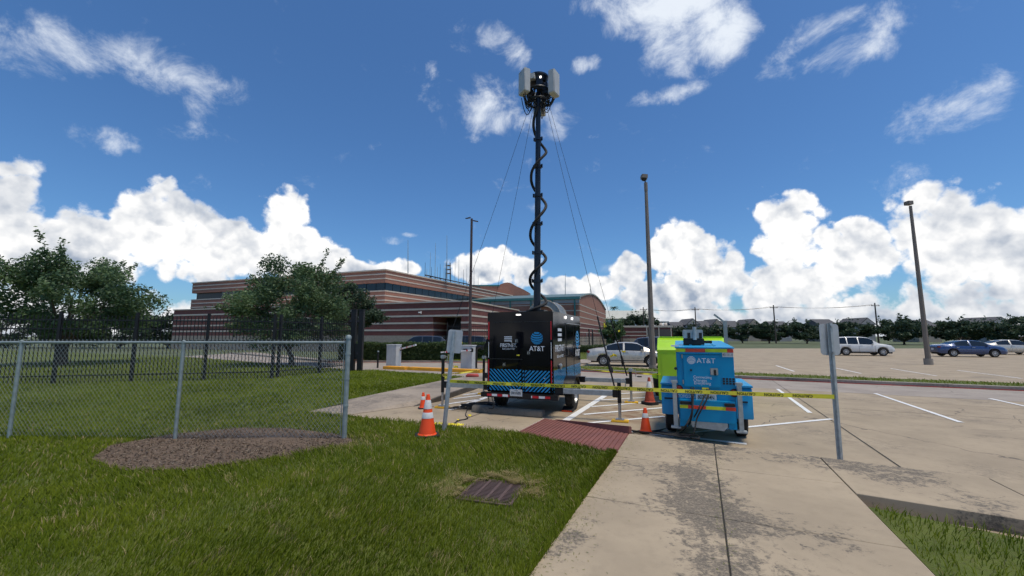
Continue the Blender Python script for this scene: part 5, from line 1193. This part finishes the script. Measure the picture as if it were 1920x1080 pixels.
# mast head
hz0 = zc(176); hzt = zc(150)
hd = MB(); hd.lathe([(.02, hz0 + .25), (.26, hz0 + .28), (.28, hzt - .02), (.30, hzt), (.30, hzt + .05), (.02, hzt + .06)], 20, (0, 1.47, 0)); hd.build('head_drum', 'navy', mast, smooth=True)
rg = MB()
for z, q in ((hz0 - .28, .30), (hz0 + .02, .34)): rg.tube([(q * math.cos(a), 1.47 + q * math.sin(a), z) for a in np.linspace(0, 2 * math.pi, 25)], .028, 6)
for k in range(3): a = R(90 + 120 * k) + PHI; rg.tube([(0, 1.47, hz0 - .4), (.42 * math.cos(a), 1.47 + .42 * math.sin(a), hz0 - .1), (.42 * math.cos(a), 1.47 + .42 * math.sin(a), hz0 + .40)], .03, 6)
rg.build('head_frame', 'navy', mast, smooth=True)
for hdg, rad, zz in ((-118, .47, .02), (122, .50, -.04), (8, .50, -.22)):
    a = R(hdg) - PHI; cx, cy = rad * math.sin(a), 1.47 + rad * math.cos(a); rm = Matrix.Rotation(-a, 3, 'Z')
    p_ = MB().box((cx, cy, hz0 + .17 + zz), (.36, .20, .70), rm).build('antenna_panel', 'antenna', mast, bevel=.02, seg=3)
for (x, y, z, sx, sy, szz) in ((-.12, -.30, .34, .22, .14, .17), (.10, -.22, .1, .16, .14, .3), (-.22, -.05, -.05, .14, .18, .34), (.24, -.05, .05, .14, .18, .34), (0, .24, .3, .2, .14, .4)):
    MB().box((x, 1.47 + y, hz0 + z), (sx, sy, szz)).build('radio_unit', 'antenna' if z > .32 else 'navy', mast, bevel=.012)
rs = random.Random(4)
for k in range(44):
    a = rs.choice([R(-104), R(108), R(12), R(-104), R(108)]) - PHI + rs.uniform(-.45, .45); q = rs.uniform(.30, .50); x0, y0 = q * math.sin(a), 1.47 + q * math.cos(a)
    q2 = rs.uniform(.08, .22); x1, y1 = q2 * math.sin(a), 1.47 + q2 * math.cos(a); dp = rs.uniform(.14, .42)
    z0_, z1_ = hz0 - .12, hz0 + rs.uniform(-.35, .25)
    MB().tube([Vector((x0, y0, z0_)).lerp(Vector((x1, y1, z1_)), u) + Vector((0, 0, -dp * 4 * u * (1 - u))) for u in np.linspace(0, 1, 9)], .012, 5, False).build('jumper_cable', 'blackmatt', mast, smooth=True)
MB().tube([(-.2, 1.40, hzt - .1), (-.2, 1.40, hzt + .08), (-.15, 1.40, hzt + .13), (-.08, 1.40, hzt + .13), (-.04, 1.40, hzt + .08), (-.04, 1.40, hzt - .1)], .016, 6).build('lifting_loop', 'navy', mast, smooth=True)
MB().box((.14, 1.47 - .26, hzt - .12), (.05, .03, .05)).build('beacon', 'lamp_on', mast)
mast.matrix_local = Matrix.Translation((0, 1.47, ZT)) @ Matrix.Rotation(.0135, 4, 'Y') @ Matrix.Translation((0, -1.47, -ZT))
# guy wires and straps
for (x, y, zt, sd_), ox in zip(JK, (.22, .30, -.22, -.12)):
    a = Vector((ox * math.cos(PHI), 1.47 + ox * math.sin(PHI), hz0 - .30)) + Vector((.08, 0, 0)); b = Vector((x, y, zt - .02)); 
    if x > 0: b.z = .74; b.x -= .10
    g1 = a.lerp(b, .80); gw_ = MB().tube([a, a.lerp(g1, .5) + Vector((0, 0, -.05)), g1], .0048, 5).build('guy_wire', 'blackmatt', tr)
    st_ = MB().tube([g1, b], .019 if x > 0 else .010, 5).build('guy_strap', 'blackmatt', tr)
    rt = g1.lerp(b, .72); dv_ = (b - g1).normalized(); q = dv_.to_track_quat('Z', 'Y').to_matrix()
    MB().box(rt, (.06, .05, .26), q).box(rt + q @ Vector((.04, 0, .08)), (.05, .06, .12), q).build('ratchet', 'blackmatt', st_, bevel=.012)
# wheel chock under the right wheel
c_ = tw(.93, AY - .33); ck = thing('wheel_chock', 'black and orange levelling block under the right trailer wheel', 'wheel chock', c_, -PHI)
MB().prism([(-.10, 0), (.16, 0), (.16, .11), (.02, .05), (-.10, .04)], -.14, .14, lambda x, y, z: (z, x, y + .004)).build('block', 'blackmatt', ck, bevel=.006); MB().b2((-.125, -.112, .012), (.125, -.098, .032)).build('orange_strip', 'orange', ck)
# concrete wheel stop
a, b = Vector((-.95, 10.42)), Vector((.73, 9.70)); d = b - a
ws = MB().prism([(-.12, 0), (.12, 0), (.105, .12), (.075, .16), (-.075, .16), (-.105, .12)], 0, d.length, lambda x, y, z: (z, x, y + .003)).build('wheel_stop', 'stop', None, (a.x, a.y, 0), math.atan2(d.y, d.x), bevel=.018)
tag(ws, 'dark stained concrete wheel stop behind the black trailer', 'wheel stop')

# ------------------------------------------------------------------ blue generator trailer
GP = R(22); gen = thing('generator_trailer', 'bright blue towable generator with hazard tape and cables', 'generator', (3.35, 7.25, 0), -GP)
q = lambda px: (px - 1316) / 98.5; zq = lambda py: EYE - (py - 630) * 7.25 / FPX * .985
MB().prism([(0, .40), (0, 1.60), (.0, 1.63), (2.3, 1.72), (2.3, .40)], -.455, .455, lambda x, y, z: (z, x, y)).build('body', 'gen_blue', gen, bevel=.015)
MB().prism([(-.02, 1.634), (-.02, 1.655), (2.34, 1.745), (2.34, 1.725)], -.475, .475, lambda x, y, z: (z, x, y)).build('roof', 'gen_lit', gen, bevel=.006)
for x in (-.2, .0, .2): MB().prism([(.35, 1.672), (.35, 1.682), (2.2, 1.752), (2.2, 1.742)], x - .02, x + .02, lambda a, b, c: (c, a, b)).build('roof_rib', 'gen_lit', gen)
for z, segs2 in ((1.60, [(-.456, -.30, 'y'), (-.298, .02, 'r'), (.022, .36, 'y'), (.362, .456, 'r')]),):
    for a, b, c in segs2: MB().b2((a, -.006, z - .032), (b, .006, z + .028)).build('hazard_tape', 'hazard_yellow' if c == 'y' else 'hazard_red', gen)
MB().b2((-.43, -.10, .40), (.43, .01, zq(748))).build('lower_step', 'gen_blue', gen, bevel=.008)
for a, b, c in [(-.43, -.30, 'y'), (-.298, -.02, 'r'), (-.018, .28, 'y'), (.282, .43, 'r')]: MB().b2((a, -.106, zq(763.5)), (b, -.098, zq(757.5))).build('hazard_tape', 'hazard_yellow' if c == 'y' else 'hazard_red', gen)
for a, b in ((-.425, -.22), (.26, .42)): MB().b2((a, -.15, zq(756)), (b, -.10, zq(750.5))).build('rubber_buffer', 'blackmatt', gen, bevel=.008)
dr = MB().b2((q(1282), -.03, zq(725)), (q(1339), .005, zq(664.5))).build('control_door', 'gen_blue', gen, bevel=.008)
MB().b2((q(1278), -.05, zq(663.5)), (q(1342), .005, zq(661.8))).build('drip_rail', 'gen_blue', gen, bevel=.003)
globe('globe_logo', 'vinyl_grey', dr, (q(1295.2), -.032, zq(675.3)), Fx, Fu, .070)
text('lettering', 'AT&T', 'vinyl_grey', dr, (q(1318.3), -.032, zq(676.3)), Fx, Fu, .118, .004)
for s_t, y, x in (('Connecting', 706.5, 1311.5), ('Changes', 712.3, 1307.5), ('Everything', 717.6, 1311.0)): text('lettering', s_t, 'vinyl_grey', dr, (q(x), -.032, zq(y)), Fx, Fu, .066, .003, .95)
MB().lathe([(.018, 0), (.018, .012), (.001, .014)], 12, (q(1294), -.044, zq(693.8)), 'y').build('key_lock', 'black', dr)
lt_ = MB().box((q(1330), -.038, zq(695.5)), (.12, .014, .12)).build('door_latch', 'steel', dr, bevel=.02); MB().box((q(1331), -.052, zq(697)), (.04, .03, .10)).build('latch_handle', 'trailer_trim', lt_, bevel=.008)
for y in (668.5, 716.5): MB().tube([(q(1280.8), -.02, zq(y) - .035), (q(1280.8), -.02, zq(y) + .035)], .010, 8).build('hinge', 'steel', dr)
MB().lathe([(.022, 0), (.026, .02), (.001, .024)], 12, (q(1269.5), -.024, zq(692)), 'y').build('rubber_plug', 'black', gen)
gr_ = MB().b2((q(1341.5), -.008, zq(718.5)), (q(1361.5), .004, zq(705.5))).build('vent_grille', 'gen_blue', gen)
for i in range(4):
    for j in range(3): MB().b2((q(1342.3 + i * 4.8), -.0105, zq(710 + j * 4.2)), (q(1345.8 + i * 4.8), -.006, zq(706.6 + j * 4.2))).build('vent_slot', 'black', gr_)
for x, y in ((1273.5, 730), (1358.5, 733)):
    tl = MB().lathe([(.070, 0), (.070, .016), (.058, .020)], 18, (q(x), -.012, zq(y)), 'y').build('tail_light', 'blackmatt', gen, smooth=True); MB().lathe([(.055, -.002), (.05, -.012), (.001, -.018)], 18, (q(x), -.012, zq(y)), 'y').build('lens', 'redlens', tl, smooth=True)
pg = MB().b2((q(1299.5), -.014, zq(750)), (q(1331.5), -.004, zq(735.5))).build('licence_plate', 'plate', gen, bevel=.003)
text('lettering', '807-684N', 'ink', pg, (q(1315.5), -.0155, zq(743.3)), Fx, Fu, .094, .008, .68); text('lettering', 'TEXAS', 'ink', pg, (q(1315.5), -.0155, zq(737.6)), Fx, Fu, .028)
text('lettering', 'CE', 'hazard_red', gen, (q(1268.6), -.002, zq(742.3)), Fx, Fu, .085, .008, .50); text('lettering', 'TECHNOLOGIES', 'vinyl_grey', gen, (q(1284.6), -.002, zq(743.0)), Fx, Fu, .085, .004, .42)
nb_ = MB().b2((q(1344), -.008, zq(668.5)), (.452, .002, zq(660.8))).build('number_label', 'plate', gen); text('lettering', '931111 0', 'ink', nb_, (q(1352), -.0095, zq(664.7)), Fx, Fu, .062, .006, .66)
MB().b2((q(1310), -.045, zq(728.5)), (q(1320), -.01, zq(725.5))).build('cable_gland', 'tape', gen)
MB().box((q(1270), .06, 1.675), (.13, .06, .03)).build('roof_bracket', 'white', gen)
ex = MB().box((-.14, .62, 1.74), (.36, .30, .13)).build('exhaust_base', 'blackmatt', gen, bevel=.012); MB().box((-.15, .62, 1.885), (.35, .28, .165)).build('exhaust_box', 'galv', ex, bevel=.012)
MB().tube([(-.12, .46, 1.78), (-.12, .46, 2.02)], .035, 8).build('exhaust_stack', 'galv', ex); MB().box((-.22, .475, 1.86), (.05, .02, .10)).build('slot', 'black', ex); MB().box((-.02, .475, 1.86), (.05, .02, .10)).build('slot', 'black', ex)
MB().box((.10, .56, 1.74), (.14, .12, .05)).build('exhaust_clamp', 'black', ex)
for s in (-1, 1):
    x0, x1 = (s * .46, s * .74) if s > 0 else (-.74, -.46)
    MB().prism([(.30, .42), (.30, .90), (.34, .95), (1.65, .98), (1.65, .42)], x0, x1, lambda a, b, c: (c, a, b)).build('fender_box', 'gen_lit', gen, bevel=.012)
    MB().b2((x0 - .012, .28, .955), (x1 + .012, 1.67, .99)).build('fender_lid', 'gen_lit', gen, bevel=.006); MB().b2((x0 + .05, .285, .70), (x1 - .08, .30, .725)).build('fender_handle', 'blackmatt', gen)
    wz = MB().lathe([(.17, -.10), (.28, -.10), (.315, -.07), (.32, 0), (.315, .07), (.28, .10), (.17, .10)], 26, (0, 0, 0), 'x', False).build('wheel', 'tyre', gen, smooth=True); wz.location = (s * .60, .98, .32)
    MB().lathe([(.17, s * .04), (.175, s * .09), (.15, s * .05), (.001, s * .045)], 20, (0, 0, 0), 'x', False).build('rim', 'rim', wz, smooth=True)
    jp = MB().box((s * .505, -.03, .66), (.07, .07, .74)).build('stand_jack', 'galv', gen, bevel=.006); MB().box((s * .505, -.03, .275), (.16, .13, .03)).build('jack_foot', 'galv', jp, bevel=.004); MB().box((s * .505, -.03, 1.05), (.11, .09, .05)).build('jack_head', 'galv', jp, bevel=.01)
    MB().b2((s * .38 - .06, -.05, .30), (s * .38 + .06, 2.3, .40)).build('frame_rail', 'gen_blue', gen)
MB().prism([(-.26, .40), (.30, .40), (.30, .34), (.24, .27), (-.24, .30), (-.26, .34)], -.075, -.06, lambda a, b, c: (a, c, b)).build('deflector_plate', 'galv', gen)
MB().b2((-.05, 2.3, .33), (.05, 3.7, .42)).build('tow_bar', 'black', gen)
MB().tube([(0, 3.5, .02), (0, 3.5, .6)], .03, 8).build('tongue_jack', 'galv', gen)
# cables hanging from the generator
def gw2(x, y, z): return Vector((3.35, 7.25, 0)) + Vector((math.cos(GP), -math.sin(GP), 0)) * x + Vector((math.sin(GP), math.cos(GP), 0)) * y + Vector((0, 0, z))
def smooth_path(pts, n=10):
    P_ = [Vector(p) for p in pts]; P_ = [P_[0]] + P_ + [P_[-1]]; out = []
    for i in range(1, len(P_) - 2):
        for k in range(n):
            t = k / n; a, b, c, d = P_[i - 1], P_[i], P_[i + 1], P_[i + 2]
            out.append(.5 * ((2 * b) + (c - a) * t + (2 * a - 5 * b + 4 * c - d) * t * t + (3 * b - a - 3 * c + d) * t ** 3))
    return out + [P_[-2]]
cabs = [('black power cable looping from the generator door to the red ramp', [gw2(q(1293), -.03, zq(726)), gw2(q(1293), -.17, zq(742)), gw2(q(1291), -.24, zq(770)), gw2(-.40, -.28, .30), ground(1262, 802), ground(1235, 808), ground(1205, 811, .02), ground(1184, 808, .02)]),
        ('black power cable hanging in a long bend below the licence plate', [gw2(q(1297), -.03, zq(726)), gw2(q(1295), -.19, zq(744)), gw2(q(1290), -.25, zq(780)), ground(1283, 806, .03), ground(1268, 817, .16), ground(1235, 815, .17), ground(1200, 811, .04), ground(1180, 808, .03)]),
        ('black power cable looping out across the white line', [gw2(q(1318), -.03, zq(727)), gw2(q(1311), -.19, zq(742)), gw2(q(1297), -.24, zq(772)), ground(1289, 800, .05), ground(1270, 812, .17), ground(1262, 818, .17), ground(1290, 821.5, .165), ground(1308, 824, .165), ground(1311, 821, .165), ground(1300, 817, .165), ground(1270, 816, .165), ground(1230, 813.5, .165), ground(1186, 809, .03)]),
        ('black power cable nearest the plate letters', [gw2(q(1321), -.03, zq(727)), gw2(q(1316), -.19, zq(743)), gw2(q(1300), -.26, zq(775)), gw2(-.30, -.32, .20), ground(1240, 811), ground(1210, 812.5, .02), ground(1186, 810, .02)])]
for lab, pts in cabs: tag(MB().tube(smooth_path([p + Vector((0, 0, .014)) if p.z < .2 else p for p in pts]), .0125, 8).build('power_cable', 'blackmatt', smooth=True), lab, 'cable')

# ------------------------------------------------------------------ lime trailer with light mast behind the generator
LP = R(22); LO = ground(1236, 757); lm = thing('lime_trailer', 'lime green trailer with sloping hood behind the blue generator', 'trailer', (LO.x, LO.y, 0), -LP)
LW = 1.75
MB().prism([(0, .10), (0, 1.46), (.10, 1.56), (.62, 1.80), (2.6, 1.80), (2.6, .10)], 0, LW, lambda x, y, z: (z, x, y)).build('body', 'lime', lm, bevel=.012)
MB().b2((-.015, -.015, 1.43), (LW + .015, .03, 1.47)).build('hood_edge', 'lime', lm, bevel=.006)
for k in range(4): MB().b2((.12 + k * .42, .70, 1.80), (.44 + k * .42, 1.4, 1.825)).build('roof_vent', 'blackmatt', lm, bevel=.006)
MB().b2((.05, .60, 1.80), (LW - .05, .68, 1.835)).build('roof_rail', 'lime', lm)
for z in (.75, .95): MB().b2((-.03, .06, z), (.0, .16, z + .08)).build('side_latch', 'blackmatt', lm)
MB().b2((.10, -.012, .30), (.80, .004, 1.36)).build('access_panel', 'lime', lm, bevel=.008); MB().b2((.90, -.012, .30), (1.62, .004, 1.36)).build('access_panel', 'lime', lm, bevel=.008)
MB().prism([(-.02, .82), (-.16, .80), (-.16, .70), (-.02, .66)], .05, .22, lambda x, y, z: (x, z, y)).build('side_bracket', 'lime', lm); MB().tube([(-.12, .12, .72), (-.10, .12, .35), (-.02, .12, .28)], .03, 6).build('stabiliser', 'black', lm)
for s in (-.09, LW + .09):
    wz = MB().lathe([(.17, -.09), (.30, -.09), (.33, -.06), (.33, .06), (.30, .09), (.17, .09)], 24, (0, 0, 0), 'x', False).build('wheel', 'tyre', lm, smooth=True); wz.location = (s, 1.7, .33)
    MB().lathe([(.17, .03), (.15, .0), (.001, 0)], 16, (0, 0, 0), 'x').build('rim', 'rim', wz)
ms = MB().box((LW - .03, -.12, 1.45), (.09, .09, 1.6)).build('light_mast', 'galvdull', lm, bevel=.006)
MB().tube([(LW - .03, -.12, 2.20), (LW - .28, -.12, 2.42)], .032, 4, True, .5).build('mast_boom', 'galvdull', ms)
MB().b2((LW * .5 - .05, 2.6, .4), (LW * .5 + .05, 4.0, .5)).build('tow_bar', 'black', lm)

# ------------------------------------------------------------------ traffic cones
def cone(px, py, h, label, bnd, mat='orange', zg=0.0, base=.19, bt=.03, dx=0, rot=0.3):
    p = ground(px, py, zg); t = thing('traffic_cone', label, 'traffic cone', (p.x + dx, p.y, zg), rot, 'traffic cones')
    MB().prism([(-base, -base * .7), (-base * .7, -base), (base * .7, -base), (base, -base * .7), (base, base * .7), (base * .7, base), (-base * .7, base), (-base, base * .7)], .002, bt).build('base', 'blackmatt', t, bevel=.008)
    r0, r1 = base * .72, .028; f = lambda u: r0 + (r1 - r0) * u
    prof = [(r0 * 1.12, bt), (r0 * 1.08, bt + .012), (r0, bt + .02)] + [(f(u), bt + .02 + (h - bt - .02) * u) for u in np.linspace(.05, 1, 14)] + [(r1 * .7, h + .003)]
    MB().lathe(prof, 22).build('body', mat, t, smooth=True)
    for a, b in bnd:
        ua, ub = 1 - b, 1 - a; zz = lambda u: bt + .02 + (h - bt - .02) * u
        MB().lathe([(f(ua) + .001, zz(ua)), (f(ua) + .003, zz(ua) + .002), (f(ub) + .003, zz(ub) - .002), (f(ub) + .001, zz(ub))], 22).build('reflective_collar', 'collar', t, smooth=True)
cone(801, 817, .72, 'tall orange cone with two white collars on the grass', [(.14, .37), (.46, .61)], zg=float(lawn_z(-1.6, 8.0)) + .03, base=.21)
cone(793, 766, .40, 'small orange cone with one white collar on the left walk', [(.26, .50)], base=.12)
cone(1211, 811, .46, 'small orange cone with one white collar by the red ramp', [(.22, .42)], base=.145, bt=.02)
cone(1224, 758, .72, 'dirty orange cone with thick black base beside the lime trailer', [(.17, .58)], 'orange_old', base=.19, bt=.075, dx=-.08, rot=.5)

# ------------------------------------------------------------------ sign posts
def signpost(base, top, plate_c, label, tilt=R(5), w=.29, h=.46):
    t = thing('sign_post', label, 'sign', base); b, tp = Vector((0, 0, -.1)), Vector(top) - Vector(base); ax = (tp - b).normalized()
    xa = Vector((1, 0, 0)); ya = ax.cross(xa).normalized(); xa = ya.cross(ax); rm = Matrix((xa, ya, ax)).transposed(); Ln = (tp - b).length; U = [(-.04, 0), (-.04, .012), (-.018, .012), (-.014, .038), (.014, .038), (.018, .012), (.04, .012), (.04, 0), (.022, 0), (.018, .028), (-.018, .028), (-.022, 0)]
    m = MB(); m.prism([(x, -y) for x, y in U][::-1], 0, Ln, lambda x, y, z: b + rm @ Vector((x, y, z))); m.build('post', 'galv', t)
    pc_ = Vector(plate_c) - Vector(base); k = .03; pts = [(-w / 2 + k, -h / 2), (w / 2 - k, -h / 2), (w / 2, -h / 2 + k), (w / 2, h / 2 - k), (w / 2 - k, h / 2), (-w / 2 + k, h / 2), (-w / 2, h / 2 - k), (-w / 2, -h / 2 + k)]
    pm_ = MB().prism(pts, .0, .004, lambda x, y, z: pc_ + rm @ (Matrix.Rotation(tilt * .2, 3, 'Z') @ Vector((x, z + .016, y)))).build('sign_plate', 'signback', t)
    for dz in (.19, -.19): MB().box(pc_ + rm @ Vector((0, -.045, dz)), (.03, .02, .03), rm).build('bolt', 'steel', t)
    return t
sb = Vector((-1.31, 8.12, float(lawn_z(-1.31, 8.12)))); stp = at(851.5, 622, 8.25)
signpost(sb, stp, at(852.5, 640, 8.24), 'leaning galvanised sign post seen from behind, tied with caution tape')
s2 = Vector((4.72, 6.16, .14)); signpost(s2, s2 + Vector((.02, 0, 1.9)), s2 + Vector((.02, 0, 1.66)), 'upright galvanised sign post right of the blue generator')

# ------------------------------------------------------------------ caution tape
def tape(label, pts, words=True, w=.062, name='caution_tape', sagz=.0, lean=.12, step=.372, twist=0.0, ws_=1.0):
    pts = [Vector(p) for p in pts]; t = thing(name, label, 'caution tape', (0, 0, 0)); rb = MB(); n = 48; o = 0; D = [0]
    for i in range(len(pts) - 1): D.append(D[-1] + (pts[i + 1] - pts[i]).length)
    def pos(s):
        for i in range(len(pts) - 1):
            if s <= D[i + 1] + 1e-9 or i == len(pts) - 2:
                u = (s - D[i]) / (D[i + 1] - D[i]); return pts[i].lerp(pts[i + 1], u) + Vector((0, 0, -sagz * 4 * u * (1 - u))), (pts[i + 1] - pts[i]).normalized()
    vs = []
    for k in range(n + 1):
        p, d = pos(D[-1] * k / n); side = Vector((d.y, -d.x, 0)).normalized(); a = lean + twist * math.sin(k / n * 9) + .10 * math.sin(k * .55); u = Vector((0, 0, math.cos(a))) + side * math.sin(a)
        vs += [p - u * w / 2, p + u * w / 2]
    rb.add(vs, [(2 * k, 2 * k + 2, 2 * k + 3, 2 * k + 1) for k in range(n)]); ro = rb.build('ribbon', 'tape', t, smooth=True)
    if words:
        s = .28
        while s < D[-1] - .2:
            p, d = pos(s); side = Vector((d.y, -d.x, 0)).normalized()
            k = s / D[-1] * n; a = lean + twist * math.sin(k / n * 9) + .10 * math.sin(k * .55); u = Vector((0, 0, math.cos(a))) + side * math.sin(a)
            nrm = d.cross(u); nrm = nrm if nrm.y < 0 else -nrm
            text('lettering', 'CAUTION', 'ink', t, p + nrm * .0035, -d, -u, .058 * ws_, .022, .97); s += step
    return t
ps = at(843.5, 714.5, 8.17)
tape('long yellow caution tape across the front from sign post past the generator', [ps, at(1094, 724.5, 7.36), (4.70, 6.13, .97)], sagz=.01, lean=.06)
JW = [tw(x, y, z) for (x, y, z, _) in JK]
tape('caution tape from front right jack to the lime trailer', [JW[1] + Vector((0, 0, -.10)), Vector((LO.x + .05, LO.y - .06, .80))], w=.045, sagz=.02, twist=.8, lean=.5, ws_=.7)
tape('caution tape behind the black trailer to the front right jack', [tw(.9, 3.4, .86), JW[1] + Vector((0, 0, -.12))], w=.035, sagz=.02, words=False, twist=.6)
tape('caution tape between the two left trailer jacks', [JW[2] + Vector((.02, -.05, -.50)), JW[3] + Vector((0, 0, -.42))], w=.042, words=False, twist=.9, sagz=.03)
tape('short caution tape from rear left jack to the sign post', [JW[2] + Vector((0, -.04, -.52)), ps + Vector((0, .02, .10))], w=.06, words=False, twist=.7, sagz=.04)
def scrap(label, c, n, spread, w=.05, seed=1, flat=False):
    rs = random.Random(seed); m = MB(); t = thing('tape_scrap', label, 'caution tape', c)
    p = Vector((0, 0, 0)); pts = [p.copy()]
    for k in range(n): p = p + Vector((rs.uniform(-.3, 1) * spread, rs.uniform(-1, 1) * spread * .4, rs.uniform(-.6, .5) * spread * (0 if flat else 1))); pts.append(p.copy())
    pts = smooth_path(pts, 5); vs = []
    for k, p_ in enumerate(pts):
        a = rs.uniform(-.7, .7) + (1.2 if flat else 0); u = Vector((0, math.sin(a), math.cos(a))) * w / 2
        if flat: p_ = p_ + Vector((0, 0, .03))
        vs += [p_ - u, p_ + u]
    m.add(vs, [(2 * k, 2 * k + 2, 2 * k + 3, 2 * k + 1) for k in range(len(pts) - 1)]); m.build('ribbon', 'tape', t)
    ik = MB()
    for k in range(2, len(pts) - 1, 3):
        a_, b_ = Vector(vs[2 * k]), Vector(vs[2 * k + 1]); c_ = Vector(vs[2 * k + 2]); ik.add([a_.lerp(b_, .25) + Vector((0, -.003, 0)), a_.lerp(b_, .75) + Vector((0, -.003, 0)), (a_.lerp(b_, .75)).lerp(c_, .5) + Vector((0, -.003, 0))], [(0, 1, 2)])
    ik.build('print', 'ink', t); return t
scrap('yellow tape flag tied high on the near guy strap', tw(1.93, .45, 2.15), 5, .07, .05, 3)
scrap('yellow tape tail on the far guy strap', tw(2.02, 2.65, 2.0), 4, .05, .05, 4)
scrap('yellow tape tied halfway down the near guy strap', tw(2.07, .32, 1.38), 7, .06, .05, 5)
scrap('yellow tape knot on the middle of the far guy strap', tw(2.10, 2.72, 1.45), 4, .05, .05, 8)
scrap('yellow tape tag on the coiled cables by the left wheel', ground(914, 755) + Vector((0, -.05, .18)), 4, .07, .09, 11)
scrap('torn yellow tape lying on the concrete below the wheel stop', ground(878, 781), 6, .06, .05, 12, True)
scrap('torn yellow tape lying on the concrete near the grass edge', ground(856, 789), 6, .05, .04, 13, True)
scrap('crumpled yellow tape in the grass right of the sign post', ground(841, 801) + Vector((0, 0, .03)), 14, .06, .06, 14, True)
scrap('crumpled yellow tape in the grass left of the sign post', ground(815, 799) + Vector((0, 0, .03)), 7, .05, .06, 15, True)
scrap('yellow tape bunch tied to the right gate cabinet side', at(863, 642, 22), 4, .09, .09, 17)
scrap('yellow tape bunched under the leaning sign plate', at(851, 685, 12), 6, .07, .06, 18)
# coiled cables on the ground beside the left wheel
rs = random.Random(9)
for k, lab in enumerate(('black cable coiled in loops left of the trailer wheel', 'second black cable heaped against the wheel stop', 'black cable loop reaching farthest left over the white line')):
    c0 = Vector((-1.05 + .14 * k, 10.85 + .05 * k, 0)) if k < 2 else Vector((-1.28, 10.72, 0)); pts = []
    for i in range(46 if k < 2 else 20):
        a = i * .62 + k; rx_, ry_ = (.34 + .12 * math.sin(i * .37 + k), .16 + .06 * math.sin(i * .5)) if k < 2 else (.30 + .05 * math.sin(i), .17)
        pts.append(c0 + Vector((rx_ * math.cos(a) + .004 * i, ry_ * math.sin(a), .02 + i * .0022 + rs.uniform(0, .012))))
    if k == 0: pts.append(tw(-.80, -.03, .25)); pts.append(tw(-.80, -.02, .45))
    if k == 1: pts.append(tw(-.62, -.12, .15)); pts.append(tw(-.66, -.08, .40))
    if k == 2: pts += [ground(873, 778) + Vector((0, 0, .015)), ground(877, 786) + Vector((0, 0, .015)), ground(858, 790) + Vector((0, 0, .015)), ground(850, 800) + Vector((0, 0, .04)), ground(826, 806) + Vector((0, 0, .05))]
    tag(MB().tube(smooth_path(pts, 5), .013 if k < 2 else .011, 6).build('power_cable', 'blackmatt', smooth=True), lab, 'cable')
